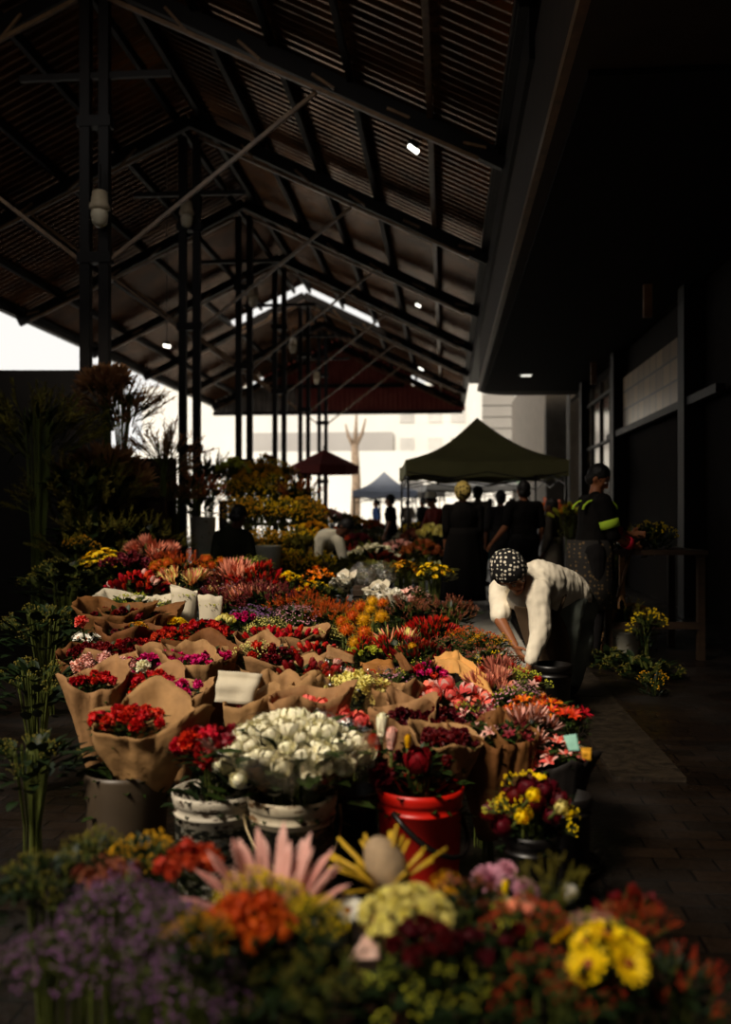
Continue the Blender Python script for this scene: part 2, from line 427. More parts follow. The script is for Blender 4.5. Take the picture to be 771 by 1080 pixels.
def hp(py):
    pts = ((560, 1.08), (575, 1.0), (600, .84), (625, .73), (650, .67), (700, .60), (760, .53), (800, .47), (860, .40))
    if py <= pts[0][0]: return pts[0][1]
    for (a, x), (b, y) in zip(pts, pts[1:]):
        if py <= b: return x+(y-x)*(py-a)/(b-a)
    return pts[-1][1]
NB = [0]
def bunch(name, label, kind, col, px, py, w, bw, n, h=None, base=0.0, wrap=None, fol='leaf', fm=None, dome=.5, col2=None, extra=None, group=None,
          cat='flowers', lean=.9, wlow=.13, wup=.05, wr=1.15, rz=None, wlen=.42, wpts=3, flat=1.0, skipstem=False, yd=.85, at=None):
    NB[0] += 1; s = NB[0]; rr = random.Random(s*31+5)
    h = hp(py) if h is None else h
    if py < 612 and px < 300 and .75 < h < 1.05: h = hp(py)
    T = PH(px, py, h); Z = (T-Vector((0, 0, CH))).dot(FW)
    rad = w*.5*Z/F_PX; bs = bw*Z/F_PX
    T = T + FW*rad*.55*yd       # the dome's crest is what shows at (px, py)
    if at is not None:
        T = Vector(at.location); Z = (T-Vector((0, 0, CH))).dot(FW); h = CH-(py-540)*Z/F_PX; rad = w*.5*Z/F_PX; bs = bw*Z/F_PX
    if py < 700 and kind in ('lily', 'spike', 'ruffle', 'plume', 'spray', 'button', 'spider', 'tulip') and n > 8: bs *= .82; n = int(n*1.3)
    g = thing(name, label, cat, (T.x, T.y, base), 0, group)
    ht = h-base
    blooms = [(kind, col, col2, n, bs)]+([(e[0], e[1], None, e[2], e[3]*Z/F_PX) for e in extra] if extra else [])
    tot = sum(b[3] for b in blooms); slots = []
    for i in range(tot):
        r = math.sqrt((i+.5)/tot); a = i*2.39996+s
        slots.append((r, a))
    order = list(range(tot)); rr.shuffle(order); q = 0
    for (k_, c_1, c_2, nn, sz) in blooms:
        for i in range(nn):
            r, a = slots[order[q]]; q += 1
            r = min(1, max(0, r+rr.uniform(-.06, .06))); a += rr.uniform(-.15, .15)
            x = math.cos(a)*r*rad; y = math.sin(a)*r*rad*yd; z = ht-dome*rad*r*r+rr.uniform(-.25, .2)*sz-sz*.45
            d = Vector((math.cos(a)*r*lean, math.sin(a)*r*lean*.9, 1.0))+rdir(rr, -1, 1)*.25
            rot = d.to_track_quat('Z', 'Y') @ Quaternion((0, 0, 1), rr.uniform(0, 2*PI))
            inst(PART[k_], bloom(k_, c_1, rr.randrange(2), c_2), g, (x, y, z), rot, sz*rr.uniform(.85, 1.15))
    if fol:
        f = inst('foliage', foliage(fol, fm or M_GREEN, rr.randrange(3)), g, (0, 0, ht-bs*.35-.0*rad), Quaternion((0, 0, 1), rr.uniform(0, 6)), (rad*1.05, rad*1.0, max(rad*.75, .09)))
    if at is not None:
        inst('leaves', foliage('leaf', fm or M_GREEN, 1), g, (0, 0, at['rim']+.06-base), None, (at['rr']*1.0, at['rr']*1.0, .16))
    if not skipstem:
        inst('stems', stems(M_STALK, rr.randrange(3)), g, (0, 0, ht-.04), None, (rad*.55, rad*.55, max(ht-.04, .05)))
    if wrap:
        m = wrap; bmw = wrap_bm(rad*.38, rad*wr, max(0.02, ht-wlen), ht+wup*.6-.012, s*1.7, front=-PI/2+(TH if rz is None else rz), low=wlow*.6+bs*.2, points=wpts)
        w_ = solid(obj('paper_wrap' if m is not CELLO else 'clear_wrap', bmw, m, g, True), .0015)
    return g
# ------------------------------------------------------------------ setting
STEEL = mat('dark_steel', c_(24, 17, 12), .55, .3, 6, bump=.1, metal=.0, spec=.22)
STEELG = mat('worn_grey_steel', c_(122, 92, 62), .4, .35, 7, bump=.1, spec=.5)
SHEET = mat('corrugated_sheet', c_(124, 86, 54), .24, .65, 2.2, spec=.8, bump=.05, metal=.75)
REDSHEET = mat('red_oxide_sheet', c_(150, 62, 54), .6, .4, 2, spec=.3, col2=c_(120, 60, 50))
GREYSHEET = mat('grey_gable_sheet', c_(120, 112, 104), .6, .4, 2, spec=.3)
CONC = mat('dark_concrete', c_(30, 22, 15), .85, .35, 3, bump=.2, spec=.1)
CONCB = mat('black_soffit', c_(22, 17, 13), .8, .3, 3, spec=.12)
CX, EX, LX = -4.5, .74, -9.74
RZ, EZ = CH+1.55*4.5, CH+.98*4.5
FRY = [7.36+4.53*i for i in range(8)]     # frames; columns stand under the ridge
GY = FRY[-1]
def roof_z(x): return RZ-(RZ-EZ)*abs(x-CX)/(EX-CX)
def pavers():
    m = bpy.data.materials.new('wet_brick_paving'); m.use_nodes = True; nt = m.node_tree; N = nt.nodes; L = nt.links; b = N['Principled BSDF']
    tc = N.new('ShaderNodeTexCoord'); br = N.new('ShaderNodeTexBrick'); br.inputs['Scale'].default_value = 4.6
    br.inputs['Color1'].default_value = (*c_(44, 34, 26), 1); br.inputs['Color2'].default_value = (*c_(30, 24, 19), 1); br.inputs['Mortar'].default_value = (*c_(12, 10, 8), 1)
    br.inputs['Mortar Size'].default_value = .022; br.inputs['Brick Width'].default_value = 1.0; br.inputs['Row Height'].default_value = .5; br.inputs['Mortar Smooth'].default_value = .4
    L.new(tc.outputs['Object'], br.inputs['Vector'])
    no = N.new('ShaderNodeTexNoise'); no.inputs['Scale'].default_value = 1.3; no.inputs['Detail'].default_value = 6
    n2 = N.new('ShaderNodeTexNoise'); n2.inputs['Scale'].default_value = 30; n2.inputs['Detail'].default_value = 3
    L.new(tc.outputs['Object'], no.inputs['Vector']); L.new(tc.outputs['Object'], n2.inputs['Vector'])
    mx = N.new('ShaderNodeMixRGB'); mx.blend_type = 'MULTIPLY'; mx.inputs[0].default_value = .7
    L.new(br.outputs['Color'], mx.inputs[1]); L.new(n2.outputs['Fac'], mx.inputs[2]); L.new(mx.outputs[0], b.inputs['Base Color'])
    mr = N.new('ShaderNodeMapRange'); mr.inputs[1].default_value = .35; mr.inputs[2].default_value = .65; mr.inputs[3].default_value = .22; mr.inputs[4].default_value = .6
    L.new(no.outputs['Fac'], mr.inputs[0]); L.new(mr.outputs[0], b.inputs['Roughness'])
    ad = N.new('ShaderNodeMath'); ad.operation = 'MULTIPLY_ADD'; ad.inputs[1].default_value = .5
    L.new(n2.outputs['Fac'], ad.inputs[0]); L.new(br.outputs['Fac'], ad.inputs[2])
    iv = N.new('ShaderNodeMath'); iv.operation = 'MULTIPLY'; iv.inputs[1].default_value = -1; L.new(ad.outputs[0], iv.inputs[0])
    bp = N.new('ShaderNodeBump'); bp.inputs['Strength'].default_value = .9; bp.inputs['Distance'].default_value = .012
    L.new(iv.outputs[0], bp.inputs['Height']); L.new(bp.outputs[0], b.inputs['Normal'])
    b.inputs['Specular IOR Level'].default_value = .5
    return m
PAVE = pavers()
bm = bmesh.new(); box(bm, (0, 60, -.1), (160, 140, .2)); struct('floor', bm, PAVE)
bm = bmesh.new(); box(bm, (-10, 92, -.04), (160, 100, .1)); struct('floor_far', bm, mat('pale_asphalt', c_(205, 200, 190), .8, .1, .3))
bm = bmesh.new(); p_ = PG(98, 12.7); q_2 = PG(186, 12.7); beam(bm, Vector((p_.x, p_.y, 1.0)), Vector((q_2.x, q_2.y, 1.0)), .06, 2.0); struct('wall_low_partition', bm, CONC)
KERB = mat('worn_kerb', c_(46, 39, 31), .4, .6, 22, bump=1.0, spec=.6)
bm = bmesh.new()
yy = 4.6
while yy < 30:
    box(bm, (.97+R.uniform(-.006, .006), yy+.49, .006), (.34, .97, .03)); yy += 1.0
struct('trim_1', bm, KERB)
bm = bmesh.new(); box(bm, (.44, 9.9, .006), (.6, 4.6, .03)); struct('trim_reflection_patch', bm, mat('painted_floor_reflection', c_(190, 184, 172), .35, .35, 9, bump=.5, spec=.6))  # pale patch: sky reflection on the wet floor, put into the colour

# corrugated roof: two slopes, ribs run down the slope; a slot is left open across the ridge in one bay
def corr_slope(sx, y0, y1, x_in, x_out, pitch=.2, dep=.05):
    bm = bmesh.new(); y = y0
    while y < y1-1e-6:
        xs = [CX+sx*x_in, CX+sx*x_out]; zs = [roof_z(x)+.2 for x in xs]
        prof = ((0, 0), (.06, dep), (.10, dep), (.16, 0), (.2, 0))
        for (a, za), (b, zb) in zip(prof, prof[1:]):
            v = [bm.verts.new(q) for q in ((xs[0], y+a, zs[0]+za), (xs[1], y+a, zs[1]+za), (xs[1], y+b, zs[1]+zb), (xs[0], y+b, zs[0]+zb))]
            bm.faces.new(v)
        y += pitch
    return bm
SLOT0, SLOT1 = 29.6, 31.4
NEAR = 8.4
for nm, sx in (('roof_right', 1), ('roof_left', -1)):
    bm = corr_slope(sx, NEAR, SLOT0, 0, 5.24)
    b2 = corr_slope(sx, SLOT1, GY, 0, 5.24)
    b3 = corr_slope(sx, SLOT0, SLOT1, 2.35, 5.24)
    for b_ in (b2, b3):
        me_ = bpy.data.meshes.new('t'); b_.to_mesh(me_); b_.free(); bm.from_mesh(me_); bpy.data.meshes.remove(me_)
    o = struct(nm, bm, SHEET); solid(o, .004)
# purlins and eave gutters
for i, d in enumerate((.25, 1.3, 2.3, 3.3, 4.3, 5.15)):
    for sx in (1, -1):
        x = CX+sx*d; bm = bmesh.new()
        spans = [(NEAR, GY)] if d > 2.35 else [(NEAR, SLOT0), (SLOT1, GY)]
        for a, b in spans: box(bm, (x, (a+b)/2, roof_z(x)+.1), (.07, b-a, .14))
        struct('trim_purlin_%s_%d' % ('right' if sx > 0 else 'left', i+1), bm, STEELG if (i == 4 and sx > 0) else STEEL)
bm = bmesh.new(); box(bm, (EX+.16, (NEAR+29.5)/2, 5.55), (.34, 29.5-NEAR, .6)); struct('trim_flashing', bm, STEEL)
bm = bmesh.new(); box(bm, (EX-.02, (NEAR+GY)/2, EZ+.12), (.16, GY-NEAR, .2)); struct('trim_gutter_right', bm, STEEL)
bm = bmesh.new(); box(bm, (LX, (NEAR+GY)/2, EZ+.12), (.16, GY-NEAR, .2)); struct('trim_gutter_left', bm, STEEL)
# rafters
for i, y in enumerate(FRY[1:]):
    for sx, nm in ((1, 'right'), (-1, 'left')):
        bm = bmesh.new()
        e = CX+sx*5.24; beam(bm, (CX, y, RZ-.06), (e, y, EZ-.06), .12, .22)
        struct('trim_rafter_%s_%d' % (nm, i+1), bm, STEEL)
        bm = bmesh.new()
        beam(bm, (CX+sx*.2, y-.12, RZ-.42), (CX+sx*4.9, y-.12, EZ-.06), .05, .05)
        for t in (.18, .36, .54, .72, .9):
            x = CX+sx*5.24*t; x2 = x+sx*.28
            beam(bm, (x, y-.1, roof_z(x)-.1), (x2, y-.1, roof_z(x2)-.34*(1-t)), .035, .035)
        struct('trim_truss_rod_%s_%d' % (nm, i+1), bm, STEELG)
# columns: paired posts with Y braces
LAMPC = mat('lamp_casing', c_(190, 170, 140), .5, .2, 8)
def make_column(y, label, lamps):
    t = thing('steel_column', label, 'column', (CX, y, 0), 0)
    for s in (-1, 1):
        bm = bmesh.new(); box(bm, (s*.125, 0, 3.95), (.13, .12, 7.9)); box(bm, (s*.125, 0, .012), (.2, .2, .025))
        obj('post', bm, STEEL, t)
    hb = CH+.72*4.5
    for s in (-1, 1):
        bm = bmesh.new(); x1 = s*3.0; z1 = roof_z(CX+x1)-.1
        beam(bm, (s*.19, 0, hb), (x1, 0, z1), .045, .045)
        obj('brace', bm, STEELG, t)
    bm = bmesh.new(); beam(bm, (-1.0, 0, 6.9), (1.0, 0, 6.9), .06, .08)
    obj('tie_beam', bm, STEEL, t)
    for hz in (2.4, 4.55, 6.3):
        bm = bmesh.new(); box(bm, (0, 0, hz), (.44, .16, .14)); obj('bracket', bm, STEEL, t)
    return t
names = ['leftmost steel column with paired posts beside the dried flower stand', 'steel column with paired posts left of the green leafy mound, a lamp hung high on it',
         'third steel column from the left, paired posts rising behind the yellow daisy mound', 'paired-post steel column just left of the red parasol',
         'narrow steel column of paired posts behind the red parasol peak', 'farthest steel column under the gable, right of the parasol top']
for i, y in enumerate(FRY[1:7]): make_column(y, names[i], i)
def bell_lamp(x, y, z, label, lit=False):
    t = thing('hanging_lamp', label, 'lamp', (x, y, z))
    bm = bmesh.new(); lathe(bm, [(.05, .22), (.09, .2), (.11, .06), (.13, .03), (.13, -.02), (.1, -.04)], 20, close=True); obj('lamp_housing', bm, LAMPC, t, True)
    bm = bmesh.new(); lathe(bm, [(.1, -.04), (.11, -.1), (.09, -.2), (.05, -.24), (.01, -.25)], 20, close=True); obj('glass_globe', bm, mat('milky_glass', c_(220, 205, 175), .25, .1, 5), t, True)
    bm = bmesh.new(); tube(bm, [(0, 0, .2), (0, 0, .55)], .02, 6); obj('bracket_arm', bm, STEEL, t)
def at_frame(px, py, i, dy=-.2):
    y = FRY[i]+dy
    u = (px-385.5)/F_PX; z = y/(FW.y+RT.y*u); return P(px, py, z)
p = at_frame(197, 225, 2); bell_lamp(p.x, p.y, p.z, 'pale bell lamp on the second steel column, seen against the dark roof')
p = at_frame(105, 219, 1); bell_lamp(p.x, p.y, p.z, 'dim bell lamp hanging by the leftmost column near the roof edge')
p = at_frame(267, 312, 3); bell_lamp(p.x, p.y, p.z, 'small pale lamp on the third steel column below the roof slope')
p = at_frame(309, 364, 5); bell_lamp(p.x, p.y, p.z, 'small round lamp beneath the bright roof slot')
p = at_frame(334, 398, 6); bell_lamp(p.x, p.y, p.z, 'small lamp on the far column in front of the red gable sheet')
def strip_light(px, py, z, ln, label, s=6, roll=0.6):
    c = P(px, py, z); t = thing('strip_light', label, 'light', c)
    d = Vector((ln/2, 0, -roll*ln/2))
    bm = bmesh.new(); beam(bm, -d+Vector((0, 0, .05)), d+Vector((0, 0, .05)), .12, .05); obj('light_body', bm, STEEL, t)
    bm = bmesh.new(); beam(bm, -d*.95, d*.95, .07, .05); obj('tube', bm, emis('lit_tube_%d' % px, c_(255, 250, 235), s), t)
    bm = bmesh.new(); tube(bm, [(0, 0, .05), (0, 0, max(.15, roof_z(c.x)+.2-c.z))], .008, 5); obj('hanger', bm, STEEL, t)
strip_light(436, 157, 13.2, .13, 'lit white strip light under the right roof slope near the top', 5, .8)
strip_light(441, 322, 23, .11, 'small lit lamp under the right roof slope above the white facade', 2.5)
strip_light(176, 365, 17.5, .12, 'small lit strip light under the left roof slope', 3, .2)
strip_light(444, 389, 33, .16, 'tiny lit lamp deep under the right roof slope', 2)
# gable at the far end
def gable(y, z0, z1, x0, x1, m, name):
    bm = bmesh.new(); x = x0
    while x < x1:
        prof = ((0, 0), (.05, .04), (.1, .04), (.15, 0), (.2, 0))
        for (a, ya), (b, yb) in zip(prof, prof[1:]):
            ta = min(z1, roof_z(x+a)+.22); tb = min(z1, roof_z(x+b)+.22)
            if ta <= z0 or tb <= z0: continue
            bm.faces.new([bm.verts.new(q) for q in ((x+a, y+ya, z0), (x+b, y+yb, z0), (x+b, y+yb, tb), (x+a, y+ya, ta))])
        x += .2
    o = struct(name, bm, m); solid(o, .004)
gable(GY+.1, EZ-.25, 6.5, -9.7, -6.2, GREYSHEET, 'wall_gable_left')
gable(GY+.1, EZ-.25, 6.5, -6.2, .7, REDSHEET, 'wall_gable_low')
gable(GY+.1, 6.5, 9, -7.6, -1.4, REDSHEET, 'wall_gable_top')
bm = bmesh.new(); box(bm, (CX, GY, 6.5), (5.6, .14, .16)); box(bm, (CX, GY, EZ-.3), (10.4, .16, .14)); struct('trim_gable_beams', bm, STEEL)

# canopy of the building on the right, with rounded far left corner
bm = bmesh.new()
Y0, Y1 = 5.0, 23.0; FX, WX = .78, 3.0; SZ, TZ = 4.08, 5.45
out = [(FX, Y0), (FX, Y1-.9)]
for k in range(1, 7):
    a = PI-(PI/2)*k/6; out.append((FX+.9+.9*math.cos(a), Y1-.9+.9*math.sin(a)))
out += [(14, Y1), (14, Y0)]
lo = [bm.verts.new((x, y, SZ)) for x, y in out]; hi = [bm.verts.new((x, y, TZ)) for x, y in out]
bm.faces.new(lo[::-1]); bm.faces.new(hi)
for i in range(len(out)): bm.faces.new((lo[i], lo[(i+1) % len(out)], hi[(i+1) % len(out)], hi[i]))
FASC = mat('canopy_board', c_(50, 35, 24), .7, .3, 4, bump=.2)
struct('roof_canopy', bm, FASC)
bm = bmesh.new(); box(bm, (FX-.02, (Y0+Y1-.9)/2, SZ+.03), (.06, Y1-.9-Y0, .08)); struct('trim_canopy_edge', bm, STEELG)
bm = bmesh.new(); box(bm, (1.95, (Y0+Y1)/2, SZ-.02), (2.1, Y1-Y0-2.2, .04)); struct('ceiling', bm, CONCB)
t = thing('soffit_light', 'small lit square downlight in the dark soffit above the green tent', 'light', P(555, 389, 19.0)); t.location.z = SZ-.06
bm = bmesh.new(); box(bm, (0, 0, .02), (.3, .3, .04)); obj('light_frame', bm, STEEL, t)
bm = bmesh.new(); box(bm, (0, 0, -.005), (.2, .2, .02)); obj('lens', bm, emis('downlight_lens', c_(255, 250, 235), .8), t)
# wall with pilasters, glass storefront, obscured glazing
SHOPG = mat('reflecting_shop_glass', c_(92, 78, 62), .12, .3, 2, spec=1.0)
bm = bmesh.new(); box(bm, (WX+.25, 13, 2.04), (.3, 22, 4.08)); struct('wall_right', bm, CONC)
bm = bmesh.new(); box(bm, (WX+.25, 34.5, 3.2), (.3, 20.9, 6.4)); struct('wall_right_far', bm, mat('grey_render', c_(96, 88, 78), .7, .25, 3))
TILEG = None
def tilepanel():
    m = bpy.data.materials.new('wired_glass_tiles'); m.use_nodes = True; nt = m.node_tree; N = nt.nodes; L = nt.links; b = N['Principled BSDF']
    tc = N.new('ShaderNodeTexCoord'); mp = N.new('ShaderNodeMapping'); mp.inputs['Rotation'].default_value = (0, PI/2, PI/2)
    br = N.new('ShaderNodeTexBrick'); br.offset = 0
    sp = N.new('ShaderNodeSeparateXYZ'); cb = N.new('ShaderNodeCombineXYZ')
    L.new(tc.outputs['Object'], sp.inputs[0]); L.new(sp.outputs['Y'], cb.inputs['X']); L.new(sp.outputs['Z'], cb.inputs['Y']); L.new(cb.outputs[0], br.inputs['Vector'])
    br.inputs['Scale'].default_value = 1; br.inputs['Brick Width'].default_value = .42; br.inputs['Row Height'].default_value = .3; br.inputs['Mortar Size'].default_value = .018
    br.inputs['Color1'].default_value = (*c_(170, 140, 100), 1); br.inputs['Color2'].default_value = (*c_(128, 102, 72), 1); br.inputs['Mortar'].default_value = (*c_(30, 26, 22), 1)
    L.new(br.outputs[0], b.inputs['Base Color']); b.inputs['Roughness'].default_value = .3
    return m
TILE = tilepanel()
bm = bmesh.new(); box(bm, (WX+.03, 14.1, 3.12), (.06, 4.6, .86)); struct('window_1', bm, TILE)
for i, yy in enumerate((11.9, 16.75, 20.6)):
    bm = bmesh.new(); box(bm, (WX, yy, 2.04), (.26, .3, 4.08)); struct('trim_pilaster_%d' % (i+1), bm, STEEL)
bm = bmesh.new()
box(bm, (WX+.04, 18.7, 2.3), (.05, 3.5, 3.0)); struct('window_2', bm, SHOPG)
bm = bmesh.new()
for yy in (17.6, 18.7, 19.8): box(bm, (WX, yy, 2.3), (.05, .05, 3.0))
for z in (1.4, 2.6, 3.5): box(bm, (WX, 18.7, z), (.05, 3.5, .05))
struct('trim_window_bars', bm, STEEL)
bm = bmesh.new(); box(bm, (WX+.06, 22.3, 2.4), (.05, 2.4, 3.0)); struct('window_3', bm, SHOPG)
bm = bmesh.new(); box(bm, (WX-.25, 24.2, 4.5), (.5, .5, 9)); struct('trim_pilaster_far', bm, mat('grey_render', (0, 0, 0)))
bm = bmesh.new(); box(bm, (WX-.05, 14, 2.62), (.1, 7, .1)); struct('trim_lintel', bm, STEEL)
for px, py, z, lb in ((626, 345, 17.5, 'short dim hanging sign tube under the black soffit, farther one'), (683, 275, 11.5, 'short dim hanging sign tube under the black soffit, nearer one')):
    c = P(px, py, z); bm = bmesh.new(); box(bm, (0, 0, 0), (.1, .06, .42)); tube(bm, [(0, 0, .2), (0, 0, 3)], .012, 6) if False else None
    c.z = SZ-.21-.02
    o = obj('hanging_sign_tube', bm, mat('dim_brass', c_(150, 104, 70), .5, .3, 6)); o.location = c; tag(o, lb, 'fixture')

# buildings beyond the market
WF = mat('white_facade', c_(236, 234, 228), .7, .05, .3)
BAND = mat('facade_band', c_(150, 145, 138), .5, .1, .3)
GLASSD = mat('facade_window', c_(208, 206, 202), .3, .2, .5)
def block(name, label, x0, x1, y, d, h, m, bands=None, base=0, grid=None):
    t = thing(name, label, 'building', ((x0+x1)/2, y+d/2, 0))
    bm = bmesh.new(); box(bm, (0, 0, base+(h-base)/2), (x1-x0, d, h-base)); obj('facade', bm, m, t)
    w = x1-x0
    if bands:
        for z in bands:
            bm = bmesh.new(); box(bm, (w*.08, -d/2-.03, z), (w*.72, .08, .8)); obj('window_band', bm, BAND, t)
    if grid:
        for (gx, gz) in grid:
            bm = bmesh.new(); box(bm, (gx, -d/2-.03, gz), (1.1, .08, 1.3)); obj('window', bm, GLASSD, t)
    return t
def xat(px, y): u = (px-385.5)/F_PX; z = y/(FW.y+RT.y*u); return P(px, 540, z).x
def zat(py, px, y): u = (px-385.5)/F_PX; z = y/(FW.y+RT.y*u); return CH+(540-py)/F_PX*z
ya = 62.0
block('office_tower', 'white office tower with horizontal grey window bands right of the far gable', xat(498, ya), xat(546, ya), ya, 12, 26, WF, bands=[zat(q, 520, ya) for q in (422, 434, 446, 458, 470, 482)])
block('pale_tower', 'tall pale tower strip between the banded tower and the grey slab', xat(548, 80), xat(562, 80), 80, 12, 30, WF)
block('grey_tower', 'narrow grey slab tower at the end of the alley beside the canopy', xat(560, 45), xat(573, 45), 45, 6, 16, mat('grey_slab', c_(120, 114, 106), .6, .15, .5))
block('white_building', 'long white building filling the far end beyond the roof', xat(150, 75), xat(497, 75), 75, 10, zat(405, 400, 75), WF,
      grid=[(xx, zz) for xx in (8.2, 10.4, 12.2) for zz in (6.5, 9.0)])
block('low_grey_building', 'low grey building in front of the white one, behind the columns', xat(262, 68), xat(414, 68), 68, 4, zat(456, 340, 68), mat('grey_hoarding', c_(176, 172, 168), .7, .08, .4), base=0)
block('pale_low_building', 'pale low wall below the grey building behind the parasol', xat(130, 64), xat(488, 64), 64, 2, zat(476, 340, 64), WF)

# ------------------------------------------------------------------ light
w = bpy.data.worlds.new('world'); scene.world = w; w.use_nodes = True
nt = w.node_tree; N = nt.nodes; L = nt.links; bg = N['Background']
tc = N.new('ShaderNodeTexCoord'); no = N.new('ShaderNodeTexNoise'); no.inputs['Scale'].default_value = 1.5
L.new(tc.outputs['Generated'], no.inputs['Vector'])
rp = N.new('ShaderNodeValToRGB'); rp.color_ramp.elements[0].color = (.78, .76, .73, 1); rp.color_ramp.elements[1].color = (.85, .83, .79, 1)
L.new(no.outputs[0], rp.inputs[0]); L.new(rp.outputs[0], bg.inputs['Color']); bg.inputs['Strength'].default_value = 1.0
sd = bpy.data.lights.new('sun', 'SUN'); sun = link('sun', sd)
SUN_E, SUN_A = 46, math.radians(38)      # elevation, azimuth: from behind-left
sd.energy = 2.9; sd.angle = math.radians(14); sd.color = (1, .87, .70)
dv = Vector((math.sin(SUN_A)*math.cos(math.radians(SUN_E)), math.cos(SUN_A)*math.cos(math.radians(SUN_E)), -math.sin(math.radians(SUN_E))))
sun.rotation_euler = dv.to_track_quat('-Z', 'Y').to_euler()
sun.location = (-6, -6, 12)
# shed roof over the near end (overhead and behind the viewer), unseen; its opening is added and shaped to pool sunlight on the flowers
NR = mat('near_roof_sheet', c_(60, 50, 42), .7, .3, 3)
HX0, HX1, HY0, HY1, HZ = -6.4, -2.0, -3.0, 5.4, 6.2
bm = bmesh.new()
box(bm, (-3, (HY1+NEAR+.3)/2, HZ), (26, NEAR+.3-HY1, .08))
box(bm, (-3, HY0-5, HZ), (26, 10, .08))
box(bm, ((-16+HX0)/2, (HY0+HY1)/2, HZ), (HX0+16, HY1-HY0, .08))
box(bm, ((10+HX1)/2, (HY0+HY1)/2, HZ), (10-HX1, HY1-HY0, .08))
struct('roof_near_light_mask', bm, NR)
bm = bmesh.new(); box(bm, (-3, -13.2, 3.1), (26, .2, 6.2)); struct('wall_back', bm, NR)
bm = bmesh.new(); box(bm, (-16, -3.5, 3.1), (.2, 20, 6.2)); struct('wall_left', bm, NR)
bm = bmesh.new(); box(bm, (10, -3.5, 3.1), (.2, 20, 6.2)); struct('wall_right_near', bm, NR)
# left side of the shed: dark wall of stalls beyond the columns
bm = bmesh.new(); box(bm, (-9.9, 11.3, 2.9), (.2, 9, 5.8)); struct('wall_left_stalls', bm, NR)
bm = bmesh.new(); p_ = PG(-120, 12.2); q_2 = PG(104, 12.2); beam(bm, Vector((p_.x, p_.y, 1.55)), Vector((q_2.x, q_2.y, 1.55)), .08, 3.1); struct('wall_stall_partition', bm, mat('stall_tarpaulin', c_(30, 24, 19), .8, .3, 3))
vs = scene.view_settings; vs.view_transform = 'Standard'; vs.look = 'None'; vs.exposure = 0.3; vs.gamma = 1.0; vs.use_curve_mapping = False
scene.cycles.max_bounces = 6; scene.cycles.transparent_max_bounces = 12
# ------------------------------------------------------------------ people
SKIN_B = mat('skin_brown', c_(150, 94, 62), .5, .1, 12, spec=.35)
SKIN_D = mat('skin_deep', c_(92, 58, 42), .5, .1, 12, spec=.35)
SKIN_L = mat('skin_tan', c_(168, 112, 80), .5, .1, 12, spec=.35)
HAIR = mat('dark_hair', c_(22, 17, 14), .6, .3, 30, bump=.4)
def cloth(name, c, **k): return mat(name, c, .85, .15, 9, bump=k.pop('bump', .25), spec=.15, **k)
SHIRT_C = cloth('cream_cotton', c_(240, 228, 204)); BLACKC = cloth('black_cotton', c_(20, 17, 15)); APRON = cloth('dark_apron', c_(88, 72, 56))
JEAN = cloth('washed_denim', c_(124, 130, 120)); DGREEN = cloth('dark_green_jacket', c_(38, 38, 26)); GREYC = cloth('grey_cotton', c_(110, 100, 88)); WHITEC = cloth('white_cotton', c_(225, 215, 190))
REDC = cloth('dull_red_cotton', c_(120, 44, 34)); HIVIS = cloth('hi_vis_band', c_(172, 205, 60)); PINKC = cloth('pink_band', c_(200, 40, 60)); NAVY = cloth('dark_trousers', c_(28, 26, 26))
def dotted(name, base, dot, scale, th=.32):
    m = mat(name, base, .8, .1, 8, bump=.2); nt = m.node_tree; N = nt.nodes; L = nt.links; b = N['Principled BSDF']
    vo = N.new('ShaderNodeTexVoronoi'); vo.inputs['Scale'].default_value = scale; vo.inputs['Randomness'].default_value = .5
    tc = N.new('ShaderNodeTexCoord'); L.new(tc.outputs['Object'], vo.inputs['Vector'])
    lt = N.new('ShaderNodeMath'); lt.operation = 'LESS_THAN'; lt.inputs[1].default_value = th; L.new(vo.outputs['Distance'], lt.inputs[0])
    mx = N.new('ShaderNodeMixRGB'); mx.inputs[1].default_value = (*base, 1); mx.inputs[2].default_value = (*dot, 1); L.new(lt.outputs[0], mx.inputs[0]); L.new(mx.outputs[0], b.inputs['Base Color']); return m
SCARF = dotted('dotted_scarf', c_(20, 18, 18), c_(225, 215, 195), 38, .35)
SCARFY = dotted('leopard_scarf', c_(186, 160, 84), c_(24, 20, 14), 22, .40)
def cap(bm, p0, p1, r0, r1, seg=14, flat=1.0, side=None):
    # capsule from p0 to p1 with rounded ends; flat squeezes it across the side axis
    p0, p1 = Vector(p0), Vector(p1); d = p1-p0; L_ = d.length; d = d.normalized() if L_ > 1e-6 else Vector((0, 0, 1))
    if side is not None: x = (Vector(side)-d*Vector(side).dot(d)).normalized(); y = x.cross(d)
    else: x, y = frame_of(d)
    rings = []
    pr = [(-math.cos(a)*r0, math.sin(a)*r0) for a in (0.15, .5, .9, 1.3)]+[(L_*t, r0+(r1-r0)*t) for t in (0, .25, .5, .75, 1)]+[(L_+math.cos(a)*r1, math.sin(a)*r1) for a in (1.3, .9, .5, .15)]
    for h, r in pr: rings.append([bm.verts.new(p0+d*h+(x*math.cos(2*PI*k/seg)+y*flat*math.sin(2*PI*k/seg))*r) for k in range(seg)])
    for a, b in zip(rings, rings[1:]):
        for k in range(seg): bm.faces.new((a[k], a[(k+1) % seg], b[(k+1) % seg], b[k]))
    bm.faces.new(rings[0][::-1]); bm.faces.new(rings[-1])
